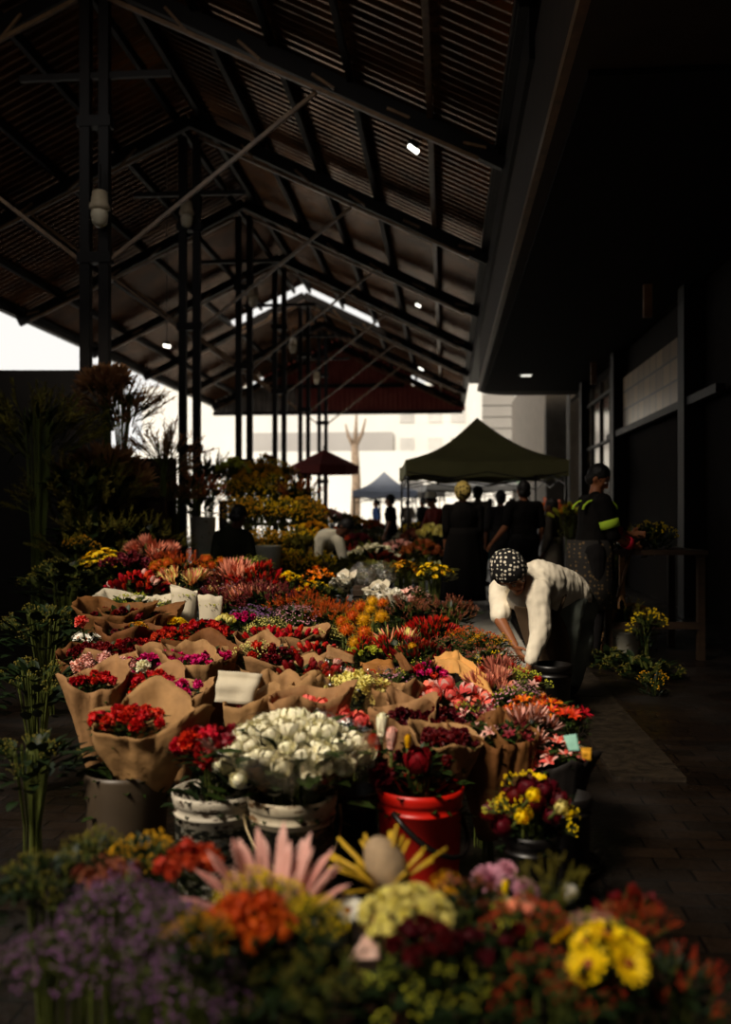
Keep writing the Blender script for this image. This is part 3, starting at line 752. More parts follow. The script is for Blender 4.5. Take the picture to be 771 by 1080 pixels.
def melt(bm, m, voxel=.012, smooth=4, disp=0.0, dscale=8):
    me = bpy.data.meshes.new('m'); bm.normal_update(); bm.to_mesh(me); bm.free()
    o = bpy.data.objects.new('m', me); COL.objects.link(o)
    md = o.modifiers.new('r', 'REMESH'); md.mode = 'VOXEL'; md.voxel_size = voxel
    if smooth: s = o.modifiers.new('s', 'SMOOTH'); s.iterations = smooth; s.factor = .5
    bpy.context.view_layer.update(); dg = bpy.context.evaluated_depsgraph_get()
    out = bpy.data.meshes.new_from_object(o.evaluated_get(dg)); bpy.data.objects.remove(o); bpy.data.meshes.remove(me)
    if disp:
        for v in out.vertices: v.co += v.normal*disp*(noise.noise(v.co*dscale)+.5*noise.noise(v.co*dscale*2.3))
    out.materials.clear(); out.materials.append(m); out.polygons.foreach_set('use_smooth', [True]*len(out.polygons)); return out
def hand(bm, wr, d, palm, side, s=1.0, curl=.6):
    # palm, four unequal bent fingers and a thumb leaving the side of the palm
    d = Vector(d).normalized(); palm = Vector(palm); palm = (palm-d*palm.dot(d)).normalized(); sd = d.cross(palm).normalized()*side
    c = wr+d*.05*s; cap(bm, wr+d*.015*s, wr+d*.075*s, .026*s, .034*s, 12, .5, sd)
    for k, (o, ln) in enumerate(((-.028, .062), (-.0095, .074), (.0095, .078), (.028, .070))):
        b = wr+d*.088*s+sd*o*s; c1 = curl*.5; p1 = b+(d*math.cos(c1)+palm*math.sin(c1)+sd*o*3)*ln*.45*s
        c2 = curl*1.6; p2 = p1+(d*math.cos(c2)+palm*math.sin(c2))*ln*.32*s; c3 = curl*2.4; p3 = p2+(d*math.cos(c3)+palm*math.sin(c3))*ln*.25*s
        cap(bm, b-d*.02*s, p1, .0095*s, .009*s, 8); cap(bm, p1, p2, .009*s, .0082*s, 8); cap(bm, p2, p3, .0082*s, .007*s, 8)
    b = wr+d*.03*s+sd*.028*s; p1 = b+(d*.6+sd*.65+palm*.35).normalized()*.04*s; p2 = p1+(d*.85+sd*.15+palm*.45).normalized()*.034*s
    cap(bm, b, p1, .013*s, .011*s, 8); cap(bm, p1, p2, .011*s, .009*s, 8)
def headparts(bm, c, f, u, s):
    # skull, jaw, nose, lips, brow, cheeks, ears; c head centre, f facing, u up
    f = Vector(f).normalized(); u = (Vector(u)-f*Vector(u).dot(f)).normalized(); r = f.cross(u)
    M = Matrix((r, f, u)).transposed()
    ball(bm, c+f*-.008*s+u*.02*s, .098*s, 16, 12, (.80, .98, 1.02), rot=M)
    cap(bm, c+f*.03*s-u*.02*s, c+f*.045*s-u*.085*s, .062*s, .036*s, 12)
    cap(bm, c+f*.078*s+u*.018*s, c+f*.098*s-u*.022*s, .010*s, .016*s, 8)
    cap(bm, c+f*.07*s-u*.055*s-r*.018*s, c+f*.07*s-u*.055*s+r*.018*s, .014*s, .014*s, 8)
    for q in (-1, 1):
        cap(bm, c+f*.072*s+u*.03*s+r*q*.012*s, c+f*.062*s+u*.03*s+r*q*.045*s, .012*s, .01*s, 8)
        cap(bm, c+f*.055*s-u*.02*s+r*q*.04*s, c+f*.045*s-u*.04*s+r*q*.04*s, .02*s, .018*s, 8)
        ball(bm, c+r*q*.082*s-u*.005*s-f*.008*s, .026*s, 8, 6, (.4, .7, 1.2), rot=M)
def faceparts(root, c, f, u, s, dark=HAIR, org=Vector()):
    f = Vector(f).normalized(); u = (Vector(u)-f*Vector(u).dot(f)).normalized(); r = f.cross(u)
    for q in (-1, 1):
        bm = bmesh.new(); ball(bm, c+f*.077*s+u*.006*s+r*q*.032*s-org, .0115*s, 8, 6, (1.2, 1, .8)); obj('eye', bm, mat('eye_white', c_(190, 175, 160), .3, .05), root, True)
        bm = bmesh.new(); ball(bm, c+f*.0865*s+u*.005*s+r*q*.032*s-org, .005*s, 6, 4); obj('pupil', bm, dark, root, True)
        bm = bmesh.new(); tube(bm, [c+f*.086*s+u*.03*s+r*q*.014*s-org, c+f*.085*s+u*.036*s+r*q*.034*s-org, c+f*.07*s+u*.031*s+r*q*.052*s-org], .0035*s, 5); obj('eyebrow', bm, dark, root)
    bm = bmesh.new(); tube(bm, [c+f*.083*s-u*.054*s-r*.024*s-org, c+f*.090*s-u*.053*s-org, c+f*.083*s-u*.054*s+r*.024*s-org], [.003*s, .005*s, .003*s], 6); obj('mouth', bm, mat('lips', c_(120, 58, 48), .5, .1), root, True)
def joints(pos, yaw, H=1.7, lean=0.0, wide=1.0, larm=None, rarm=None, headf=None, headu=None):
    # standing skeleton; yaw: facing direction angle (0 = +Y). arms are given as elbow and hand offsets in body space (x right, y front, z)
    s = H/1.7; cz, sz = math.cos(yaw), math.sin(yaw)
    def W(x, y, z): return Vector(pos)+Vector((cz*x-sz*y, sz*x+cz*y, z))*1.0
    def Q(x, y, z): return W(x*s, y*s+math.sin(lean)*max(0, z-.95)*s, (min(z, .95)+max(0, z-.95)*math.cos(lean))*s)
    J = dict(s=s, pel=Q(0, 0, .95), waist=Q(0, .005, 1.08), chest=Q(0, .01, 1.28), neck=Q(0, 0, 1.43), head=Q(0, .02, 1.585))
    for nm, q in (('l', -1), ('r', 1)):
        J[nm+'hip'] = Q(q*.09, 0, .92); J[nm+'kn'] = Q(q*.10, .02, .49); J[nm+'an'] = Q(q*.11, -.02, .08); J[nm+'toe'] = Q(q*.13, .14, .03)
        J[nm+'sh'] = Q(q*.175*wide, 0, 1.385)
        arm = larm if nm == 'l' else rarm
        e, h = arm if arm else ((q*.24, -.02, 1.10), (q*.23, .08, .86))
        J[nm+'el'] = Q(*e); J[nm+'ha'] = Q(*h)
    J['f'] = headf or Vector((-sz, cz, 0)); J['u'] = headu or Vector((0, 0, 1)); J['side'] = Vector((cz, sz, 0)); J['fw'] = Vector((-sz, cz, 0)); J['w'] = wide
    return J
def body(bm, J, g=0.0):
    s = J['s']; w = J['w']; sd = J['side']
    cap(bm, J['pel']-sd*.05*s, J['pel']+sd*.05*s, (.115+g)*s*w, (.115+g)*s*w, 16)
    cap(bm, J['pel'], J['waist'], (.155+g)*s*w, (.14+g)*s*w, 16, .72, sd)
    cap(bm, J['waist'], J['chest'], (.14+g)*s*w, (.165+g)*s*w, 16, .72, sd)
    cap(bm, J['chest'], J['chest']*.35+J['neck']*.65, (.165+g)*s*w, (.10+g)*s, 16, .68, sd)
    for q in 'lr': cap(bm, J[q+'sh'], J['chest']*.5+J['neck']*.5, (.062+g)*s, (.085+g)*s, 12)
def limbs(bm, J, arms=True, legs=True, handk=None, curl=.6):
    s = J['s']
    cap(bm, J['neck'], J['head']-J['f']*.015*s-J['u']*.05*s, .058*s, .052*s)
    headparts(bm, J['head'], J['f'], J['u'], s)
    for i, q in enumerate('lr'):
        if arms:
            cap(bm, J[q+'sh'], J[q+'el'], .056*s, .042*s); cap(bm, J[q+'el'], J[q+'ha'], .042*s, .026*s)
            d = J[q+'ha']-J[q+'el']; sg = -1 if q == 'l' else 1
            pd = J.get(q+'palm', -J['side']*sg); hand(bm, J[q+'ha'], d, pd, J.get(q+'ts', sg), s, curl)
        if legs:
            cap(bm, J[q+'hip'], J[q+'kn'], .088*s, .058*s); cap(bm, J[q+'kn'], J[q+'an'], .058*s, .038*s); cap(bm, J[q+'an']-Vector((0, 0, .03)), J[q+'toe'], .04*s, .032*s)
def person(label, J, skin, shirt, pants, sleeve=1.0, skirt=None, hair='short', voxel=.012, shoes=True, face=True, neckband=None):
    s = J['s']; o = J['pel'].copy(); o.z = 0
    t = thing('person', label, 'person', o)
    def put(name, me, par=t):
        for v in me.vertices: v.co -= o
        return link(name, me, par)
    bm = bmesh.new(); body(bm, J, -.012); limbs(bm, J); put('body', melt(bm, skin, voxel*.9, 3))
    bm = bmesh.new(); body(bm, J, .012)
    for q in 'lr':
        sh, el, ha = J[q+'sh'], J[q+'el'], J[q+'ha']
        if sleeve > 0:
            k = min(1, sleeve*2); cap(bm, sh, sh+(el-sh)*k, .074*s, (.06)*s)
            if sleeve > .5: cap(bm, el, el+(ha-el)*(sleeve-.5)*2*.93, .057*s, .042*s)
    if not skirt: cap(bm, J['pel']-Vector((0, 0, .06*s)), J['waist'], .168*s*J['w'], .16*s*J['w'], 16, .74, J['side'])
    put('shirt' if not skirt else 'dress_top', melt(bm, shirt, voxel, 3, .006, 9))
    if skirt:
        bm = bmesh.new(); z0 = skirt*s; seg = 40; rows = []
        for i in range(12):
            v = i/11; z = (J['waist'].z+.04)*(1-v)+z0*v; c = J['pel'].copy(); c.z = z; row = []
            for k in range(seg):
                a = 2*PI*k/seg; r = (.165+.10*v+.014*math.sin(a*7)*v)*s*J['w']
                row.append(bm.verts.new(c+J['side']*math.cos(a)*r+J['fw']*math.sin(a)*r*.8-o))
            rows.append(row)
        for a, b in zip(rows, rows[1:]):
            for k in range(seg): bm.faces.new((a[k], a[(k+1) % seg], b[(k+1) % seg], b[k]))
        solid(obj('skirt', bm, pants, t, True), .006)
    else:
        bm = bmesh.new(); cap(bm, J['pel']-J['side']*.06*s, J['pel']+J['side']*.06*s, .125*s*J['w'], .125*s*J['w'], 16)
        for q in 'lr': cap(bm, J[q+'hip'], J[q+'kn'], .105*s*J['w'], .078*s); cap(bm, J[q+'kn'], J[q+'an'], .078*s, .06*s)
        put('trousers', melt(bm, pants, voxel, 3, .005, 10))
    if shoes:
        for q in 'lr':
            bm = bmesh.new(); cap(bm, J[q+'an']-Vector((0, 0, .035*s)), J[q+'toe'], .048*s, .038*s, 12); put('shoe', melt(bm, NAVY, .01, 2))
    c = J['head']; f = J['f'].normalized(); u = (J['u']-f*J['u'].dot(f)).normalized(); r = f.cross(u); M = Matrix((r, f, u)).transposed()
    if hair in ('short', 'bun', 'long'):
        bm = bmesh.new(); ball(bm, c-f*.022*s+u*.037*s, .104*s, 16, 12, (.86, .98, .98), rot=M)
        cap(bm, c-f*.055*s-u*.03*s-r*.03*s, c-f*.055*s-u*.03*s+r*.03*s, .052*s, .052*s)
        if hair == 'bun': ball(bm, c-f*.10*s+u*.09*s, .05*s, 12, 8)
        if hair == 'long': cap(bm, c-f*.06*s, c-f*.07*s-u*.14*s, .07*s, .06*s)
        put('hair', melt(bm, HAIR, .01, 2, .005, 40))
    if face: faceparts(t, c, f, u, s, org=o)
    return t, o
def headscarf(t, o, J, m, s, tail=True, dome=1.0):
    c = J['head']; f = J['f'].normalized(); u = (J['u']-f*J['u'].dot(f)).normalized(); r = f.cross(u); M = Matrix((r, f, u)).transposed()
    bm = bmesh.new(); ball(bm, c-f*.025*s+u*.045*s, .113*s, 18, 14, (.92, 1.05, 1.0*dome), rot=M)
    ball(bm, c-f*.085*s+u*.04*s, .078*s, 12, 10)
    me = melt(bm, m, .009, 3, .006, 22)
    b2 = bmesh.new(); b2.from_mesh(me)      # open at the face
    dead = [v for v in b2.verts if (v.co-c).dot(f) > -.005*s and (v.co-c).dot(u) < .040*s+.35*max(0, (v.co-c).dot(f)-.06*s)]
    bmesh.ops.delete(b2, geom=dead, context='VERTS'); b2.to_mesh(me); b2.free()
    for v in me.vertices: v.co -= o
    sc_ = link('headscarf', me, t)
    if tail:
        bm = bmesh.new(); ball(bm, c-f*.135*s-u*.02*s, .035*s, 10, 8); cap(bm, c-f*.14*s-u*.03*s, c-f*.15*s-u*.11*s, .022*s, .012*s, 8, .5)
        me = melt(bm, HAIR, .008, 2, .004, 50)
        for v in me.vertices: v.co -= o
        link('hair', me, t)
    return sc_

# --- woman bending over the flowers, nearest person
ZB = 6.15
Jb = dict(s=.98, w=1.02)
def q_(px, py, dz=0): return P(px, py, ZB+dz)
Jb['pel'] = q_(603, 636, .30); Jb['waist'] = q_(592, 622, .18); Jb['chest'] = q_(569, 617, .0); Jb['neck'] = q_(550, 610, -.12); Jb['head'] = q_(540, 608, -.28)
Jb['lsh'] = q_(527, 622, .06); Jb['lel'] = q_(528, 655, -.12); Jb['lha'] = q_(543, 681, -.22)
Jb['rsh'] = q_(568, 625, -.28); Jb['rel'] = q_(570, 666, -.34); Jb['rha'] = q_(559, 700, -.40)
gx = lambda px, z, h: PG(px, z, h)
Jb['lhip'] = q_(598, 640, .16); Jb['rhip'] = q_(608, 642, .42)
Jb['lkn'] = gx(594, ZB+.02, .38); Jb['lan'] = gx(590, ZB+.22, .08); Jb['ltoe'] = gx(580, ZB+.05, .03)
Jb['rkn'] = gx(612, ZB+.22, .40); Jb['ran'] = gx(603, ZB+.50, .08); Jb['rtoe'] = gx(593, ZB+.34, .03)
Jb['f'] = (RT*.42-FW*.78-Vector((0, 0, .55))).normalized(); Jb['u'] = (RT*-.34-FW*.25+Vector((0, 0, .75))).normalized()
Jb['side'] = (Jb['rsh']-Jb['lsh']).normalized(); Jb['fw'] = Vector((0, 0, -1)); Jb['lpalm'] = RT*1.0; Jb['lts'] = 1
s = .98; o = Jb['pel'].copy(); o.z = 0
t = thing('person', 'woman in cream shirt, dark apron and dotted headscarf bending over the flowers', 'person', o)
def put(name, me, par=None):
    for v in me.vertices: v.co -= o
    return link(name, me, par or t)
bm = bmesh.new()
cap(bm, Jb['pel'], Jb['waist'], .14, .13); cap(bm, Jb['waist'], Jb['chest'], .13, .14); cap(bm, Jb['chest'], Jb['neck'], .13, .07)
for q in 'lr': cap(bm, Jb[q+'sh'], Jb['neck'], .06, .06)
limbs(bm, Jb, curl=.8)
bd = put('body', melt(bm, SKIN_B, .0085, 3))
bm = bmesh.new(); sdv = Jb['side']
cap(bm, q_(601, 628, .24), Jb['waist'], .150, .152, 18); cap(bm, Jb['waist'], Jb['chest'], .152, .165, 18); cap(bm, Jb['chest'], q_(554, 614, -.10), .165, .10, 18)
for q in 'lr': cap(bm, Jb[q+'sh'], Jb['chest'], .078, .14); cap(bm, Jb[q+'sh'], q_(552, 612, -.10), .07, .085)
cap(bm, Jb['lsh'], Jb['lsh']+(Jb['lel']-Jb['lsh'])*.82, .077, .066)
cap(bm, Jb['rsh'], Jb['rel'], .085, .066); cap(bm, Jb['rel'], Jb['rel']+(Jb['rha']-Jb['rel'])*.88, .064, .042)
cap(bm, q_(566, 640, -.05), q_(548, 632, -.15), .10, .08)
me = melt(bm, SHIRT_C, .0105, 3)
for v in me.vertices:      # folds run across the back and along the sleeves
    c = v.co; v.co += v.normal*(.006*noise.noise(Vector((c.x*38, c.y*9, c.z*9)))+.004*noise.noise(c*26)+.004*noise.noise(c*9))
put('shirt', me)
bm = bmesh.new(); cap(bm, q_(598, 634, .22), q_(607, 640, .38), .152, .155, 18)
for q in 'lr': cap(bm, Jb[q+'hip'], Jb[q+'kn'], .125, .09); cap(bm, Jb[q+'kn'], Jb[q+'an'], .09, .065)
put('jeans', melt(bm, JEAN, .012, 3, .006, 12))
for q in 'lr':
    bm = bmesh.new(); cap(bm, Jb[q+'an']-Vector((0, 0, .03)), Jb[q+'toe'], .05, .04, 12); put('shoe', melt(bm, NAVY, .01, 2))
# apron: bib from the chest down and hanging skirt in front of the legs
bm = bmesh.new(); rowsA = [((541, 638, -.24), (572, 640, -.22)), ((545, 652, -.22), (588, 642, -.14)), ((550, 668, -.20), (598, 660, -.12)), ((556, 684, -.20), (601, 680, -.10)), ((560, 700, -.20), (602, 698, -.08)), ((564, 722, -.2), (601, 716, -.08))]
G = []
for i, (a, b) in enumerate(rowsA):
    A, B_ = q_(*a), q_(*b); row = []
    for k in range(15):
        u_ = k/14; p = A*(1-u_)+B_*u_-FW*.05*math.sin(PI*u_)+FW*.012*math.sin(u_*15+i*.5); row.append(bm.verts.new(p-o))
    G.append(row)
for a, b in zip(G, G[1:]):
    for k in range(14): bm.faces.new((a[k], a[k+1], b[k+1], b[k]))
ap = solid(obj('apron', bm, APRON, t, True), .005); sb = ap.modifiers.new('s', 'SUBSURF'); sb.levels = 1; sb.render_levels = 1
bm = bmesh.new(); tube(bm, [q_(588, 650, -.17)-o, q_(596, 628, -.05)-o, q_(600, 612, .16)-o], .012, 6); obj('apron_string', bm, APRON, t, True)
faceparts(t, Jb['head'], Jb['f'], Jb['u'], s, org=o)
headscarf(t, o, Jb, SCARF, 1.10, True, 1.03)
# --- worker with the hi-vis bands at the right-hand stall
def at(px, z, dx=0): p = PG(px, z); return (p.x, p.y, 0)
Jv = joints(at(622, 8.2), -PI/2+.25, 1.68, .10, 1.08, ((-.22, .10, 1.12), (-.10, .40, 1.10)), ((.22, .10, 1.10), (.10, .36, 1.00)), headf=Vector((.80, -.35, -.55)).normalized())
t, o = person('worker in dark top with lime reflective bands, head bowed over the right-hand stall', Jv, SKIN_B, BLACKC, NAVY, sleeve=.6)
def bandon(a, b, f0, f1, r, m, nm, tt, oo):
    bm = bmesh.new(); A = a+(b-a)*f0; B_ = a+(b-a)*f1; x = [];
    tube(bm, [A-oo, (A+B_)*.5-oo, B_-oo], [r, r*1.01, r*.99], 20, False); return solid(obj(nm, bm, m, tt, True), .004)
for q in 'lr':
    bandon(Jv[q+'sh'], Jv[q+'el'], .55, .80, .080, HIVIS, 'reflective_band', t, o)
    bandon(Jv[q+'el'], Jv[q+'ha'], .60, .82, .052, PINKC, 'pink_cuff', t, o)
bm = bmesh.new()
for q, ang in ((-1, 0), (1, 0)):
    pts = []
    for k in range(9):
        a = PI*k/8; c0 = Jv['chest']*.4+Jv['neck']*.6+Jv['side']*q*.115; pts.append(c0+Jv['fw']*math.cos(a)*.155+Vector((0, 0, 1))*(math.sin(a)*.09-.05)-o)
    tube(bm, pts, .02, 6, flat=.4)
obj('reflective_straps', bm, HIVIS, t, True)
bm = bmesh.new(); seg = 30; rows = [[bm.verts.new(Vector((Jv['pel'].x-o.x, Jv['pel'].y-o.y, z))+Vector((math.cos(2*PI*k/seg)*r, math.sin(2*PI*k/seg)*r*.85, 0))) for k in range(seg)] for z, r in ((1.04, .19), (.85, .205), (.65, .215), (.45, .225))]
for a, b in zip(rows, rows[1:]):
    for k in range(seg): bm.faces.new((a[k], a[(k+1) % seg], b[(k+1) % seg], b[k]))
solid(obj('apron', bm, dotted('patterned_apron', c_(32, 28, 24), c_(96, 76, 48), 26, .3), t, True), .004)
# --- woman in long black dress, yellow patterned scarf, from behind
J = joints(at(488, 12.6), .25, 1.62, 0, 1.28); t, o = person('woman in long black dress and yellow patterned headscarf, seen from behind', J, SKIN_B, BLACKC, BLACKC, sleeve=.75, skirt=.12, hair='none', face=False); headscarf(t, o, J, SCARFY, 1.1, False, 1.1)
# --- man in black T-shirt from behind
J = joints(at(553, 12.0), .35, 1.66, .03, 1.12, ((-.27, -.02, 1.12), (-.42, .05, .92)), None); person('man in black T-shirt and short dark hair, seen from behind under the green tent', J, SKIN_B, BLACKC, NAVY, sleeve=.42, face=False)
# --- others farther off
J = joints(at(413, 19.0), PI/2-.2, 1.62, .04, 1.0); person('person in dark top standing in profile in the middle distance, facing left', J, SKIN_L, BLACKC, NAVY, sleeve=.35, voxel=.016)
J = joints(at(466, 15.6), PI/2+.5, 1.60, .32, 1.0, ((-.2, .2, 1.1), (-.1, .42, .95)), ((.2, .2, 1.1), (.12, .42, .9)), headf=Vector((-.6, -.5, -.5)).normalized())
t, o = person('person in white cap and dull red top leaning over, left of the black dress', J, SKIN_L, REDC, NAVY, sleeve=.9, voxel=.016, hair='short')
bm = bmesh.new(); c = J['head']-o; lathe(bm, [(.0, .10), (.05, .095), (.09, .06), (.105, .0), (.105, -.01)], 20, c+Vector((0, 0, .06))); ball(bm, c+J['f']*.12+Vector((0, 0, .06)), .07, 10, 6, (1, 1, .12)); obj('cap', bm, WHITEC, t, True)
J = joints(at(528, 14.5), .3, 1.60, 0, 1.0); person('dark-clothed person standing between the black dress and the man in T-shirt', J, SKIN_D, NAVY, NAVY, sleeve=.6, face=False, voxel=.016)
J = joints(at(504, 16.5), -.4, 1.72, 0, 1.1); person('taller dark-haired person in grey, partly hidden behind the yellow headscarf', J, SKIN_D, GREYC, NAVY, sleeve=.9, face=False, voxel=.016)
J = joints(at(582, 12.2), 1.2, 1.45, 0, 1.0); person('person in grey skirt partly hidden between the man in T-shirt and the worker', J, SKIN_D, cloth('dim_grey_top', c_(60, 54, 48)), GREYC, sleeve=.9, skirt=.25, face=False, voxel=.016, hair='short')
for px, z, H, yaw, m, lb in ((517, 30, 1.7, .3, WHITEC, 'distant shopper in pale clothes seen in the bright gap under the tent'), (540, 27, 1.66, 2, REDC, 'distant shopper in red at the bright gap right of the pale one'), (446, 27, 1.68, 1, NAVY, 'distant dark figure at the far stalls, left of the white cap'),
        (397, 30, 1.66, 2, cloth('blue_cotton', c_(70, 96, 150)), 'distant figure in blue among the far stalls'), (430, 34, 1.7, .2, GREYC, 'distant grey figure deep among the far stalls')):
    J = joints(at(px, z), yaw, H); person(lb, J, SKIN_B, m, NAVY, sleeve=.5, face=False, voxel=.025, shoes=False)
# --- stooping man in white, and the seated figure
zz = 12.6
def m_(px, py, dz=0): return P(px, py, zz+dz)
J = dict(s=1.0, w=1.0, pel=m_(334, 590, .25), waist=m_(337, 580, .18), chest=m_(346, 569, 0), neck=m_(356, 563, -.1), head=m_(364, 557, -.18), lsh=m_(338, 570, -.14), lel=m_(336, 586, -.2), lha=m_(348, 598, -.35), rsh=m_(358, 572, -.15), rel=m_(362, 588, -.25), rha=m_(358, 600, -.35),
         f=(RT*.35-FW*.5-Vector((0, 0, .8))).normalized(), u=(RT*.7-FW*.3+Vector((0, 0, .55))).normalized(), side=RT.copy(), fw=Vector((0, 0, -1)))
for q, dx in (('l', -6), ('r', 8)): J[q+'hip'] = m_(336+dx, 592, .25); J[q+'kn'] = PG(336+dx*1.4, zz+.15, .42); J[q+'an'] = PG(336+dx*1.5, zz+.35, .08); J[q+'toe'] = PG(338+dx*1.5, zz+.2, .03)
person('dark-haired man in white shirt stooping over buckets in the middle distance', J, SKIN_D, WHITEC, NAVY, sleeve=.5, voxel=.014, face=False)
zz = 10.8
J = dict(s=1.0, w=1.18, pel=PG(246, zz+.15, .48), waist=PG(246, zz+.12, .62), chest=m_(245, 573, 0), neck=m_(248, 557, -.02), head=m_(252, 545, -.1), lsh=m_(231, 566, 0), lel=m_(227, 590, -.1), lha=m_(238, 600, .25), rsh=m_(260, 566, 0), rel=m_(266, 588, -.05), rha=m_(258, 600, .3),
         f=(FW*.8+RT*.4-Vector((0, 0, .5))).normalized(), u=Vector((0, 0, 1)), side=RT.copy(), fw=FW.copy())
for q, dx in (('l', -9), ('r', 9)): J[q+'hip'] = PG(246+dx, zz+.15, .5); J[q+'kn'] = PG(246+dx*1.5, zz+.55, .5); J[q+'an'] = PG(246+dx*1.5, zz+.6, .08); J[q+'toe'] = PG(246+dx*1.5, zz+.75, .03)
person('person in dark green jacket sitting hunched, back turned, beside the tall white bucket', J, SKIN_D, DGREEN, NAVY, sleeve=.95, voxel=.014, face=False)
t = thing('crate', 'low dark crate the hunched person sits on', 'crate', PG(246, zz+.15)); bm = bmesh.new(); box(bm, (0, 0, .18), (.42, .36, .36)); obj('crate_body', bm, NAVY, t)
for z in (.08, .2, .32):
    bm = bmesh.new(); box(bm, (0, -.185, z), (.44, .015, .05)); obj('slat', bm, NAVY, t)
# ------------------------------------------------------------------ buckets of the front row
def bucket(name, label, px, py_rim, wpx, h=.37, m=None, r=None, handle=None, extra=None, taper=.86, z=None, base=0.0, rings=True, lean=0):
    # py_rim: pixel row of the middle of the rim
    Z = (CH-h-base)*F_PX/(py_rim-540) if z is None else z
    T = PG(px, Z, base); r = wpx*.5*Z/F_PX
    t = thing(name, label, 'bucket', T, R.uniform(0, .3) if lean == 0 else lean)
    bm = bmesh.new(); b = r*taper
    pr = [(0, .004), (b*.94, .004), (b, .015)]
    def rr_(z): return b+(r*.96-b)*z/h
    if rings: pr += [(rr_(h*.80), h*.80), (rr_(h*.80)+.004, h*.805), (rr_(h*.83)+.004, h*.825), (rr_(h*.83), h*.83), (rr_(h*.89), h*.89), (rr_(h*.90)+.004, h*.895), (rr_(h*.93)+.004, h*.93)]
    pr += [(r, h*.95), (r, h), (r*.95, h), (b*.92, .012), (0, .012)]
    lathe(bm, pr, 40); obj('bucket_body', bm, m, t, True)
    t['rim'] = h; t['rr'] = r*.93
    if handle:
        bm = bmesh.new(); a0, dz, hr, hm = handle; pts = []
        for k in range(13):
            a = a0+PI*k/12; s = math.sin(PI*k/12)
            pts.append(((r+.012)*math.cos(a), (r+.012)*math.sin(a), h*.86-dz*s))
        tube(bm, pts, hr, 6); obj('handle', bm, hm, t, True)
    return t
def splotch(name, base, cols, scale, th=.5, rough=.6):
    m = mat(name, base, rough, .25, 5, bump=.1)
    nt = m.node_tree; N = nt.nodes; L = nt.links; b = N['Principled BSDF']; prev = b.inputs['Base Color'].links[0].from_socket
    tc = N.new('ShaderNodeTexCoord')
    for i, (c, sc, t0, st) in enumerate(cols):
        no = N.new('ShaderNodeTexNoise'); no.inputs['Scale'].default_value = sc; no.inputs['Detail'].default_value = 7; no.inputs['Roughness'].default_value = .7
        mp = N.new('ShaderNodeMapping'); mp.inputs['Scale'].default_value = st; mp.inputs['Location'].default_value = (i*3.1, i*1.7, i)
        L.new(tc.outputs['Object'], mp.inputs[0]); L.new(mp.outputs[0], no.inputs['Vector'])
        mr = N.new('ShaderNodeMapRange'); mr.inputs[1].default_value = t0; mr.inputs[2].default_value = t0+.05; L.new(no.outputs[0], mr.inputs[0])
        mx = N.new('ShaderNodeMixRGB'); L.new(mr.outputs[0], mx.inputs[0]); L.new(prev, mx.inputs[1]); mx.inputs[2].default_value = (*c, 1); prev = mx.outputs[0]
    L.new(prev, b.inputs['Base Color']); return m
def band_mix(m, z0, c, cols):     # a paper label band below height z0 (object space)
    nt = m.node_tree; N = nt.nodes; L = nt.links; b = N['Principled BSDF']; prev = b.inputs['Base Color'].links[0].from_socket
    tc = N.new('ShaderNodeTexCoord'); sp = N.new('ShaderNodeSeparateXYZ'); L.new(tc.outputs['Object'], sp.inputs[0])
    lt = N.new('ShaderNodeMath'); lt.operation = 'LESS_THAN'; lt.inputs[1].default_value = z0; L.new(sp.outputs['Z'], lt.inputs[0])
    rp = N.new('ShaderNodeValToRGB'); no = N.new('ShaderNodeTexNoise'); no.inputs['Scale'].default_value = 28; no.inputs['Detail'].default_value = 8; no.inputs['Roughness'].default_value = .75
    mp = N.new('ShaderNodeMapping'); mp.inputs['Scale'].default_value = (1, 1, 2.2); L.new(tc.outputs['Object'], mp.inputs[0]); L.new(mp.outputs[0], no.inputs['Vector'])
    e = rp.color_ramp.elements; e[0].position = .40; e[0].color = (*cols[0], 1); e[1].position = .50; e[1].color = (*cols[0], 1)
    for p_, cc in zip((.53, .60, .64), cols[1:]): q = e.new(p_); q.color = (*cc, 1)
    L.new(no.outputs[0], rp.inputs[0]); mx = N.new('ShaderNodeMixRGB'); L.new(lt.outputs[0], mx.inputs[0]); L.new(prev, mx.inputs[1]); L.new(rp.outputs[0], mx.inputs[2])
    L.new(mx.outputs[0], b.inputs['Base Color']); return m
WIREM = mat('handle_wire', c_(150, 130, 96), .4, .2, 9, metal=.3)
BLK = mat('black_plastic', c_(24, 21, 19), .4, .3, 8, spec=.5)
REDB = splotch('red_plastic', c_(206, 34, 22), [(c_(70, 16, 12), 9, .66, (1, 1, 1)), (c_(232, 70, 50), 22, .68, (1, 1, 1))], 1, rough=.38)
GREYB = mat('grey_plastic', c_(78, 66, 52), .45, .2, 5, spec=.5)
PB1 = band_mix(splotch('painted_bucket_white', c_(196, 186, 166), [(c_(70, 56, 42), 16, .54, (1, 1, 3)), (c_(40, 34, 26), 34, .6, (1, 1, 1))], 1), .265, None, (c_(30, 32, 24), c_(120, 116, 92), c_(206, 200, 184), c_(30, 92, 130)))
PB2 = band_mix(splotch('painted_bucket_stained', c_(200, 186, 158), [(c_(104, 78, 52), 13, .54, (1, 1, 3)), (c_(56, 42, 30), 30, .62, (1, 1, 1))], 1), .275, None, (c_(20, 20, 16), c_(60, 60, 44), c_(120, 112, 80), c_(150, 84, 40)))
WHB = splotch('dirty_white_plastic', c_(196, 190, 170), [(c_(110, 92, 60), 12, .6, (1, 1, 1))], 1)
bk_g = bucket('bucket', 'dark grey plastic bucket under the big open brown paper cone', 134, 811, 88, .37, GREYB, rings=False)
bk_1 = bucket('bucket', 'paint-splashed white and blue bucket holding dark red flowers', 228, 832, 92, .36, PB1)
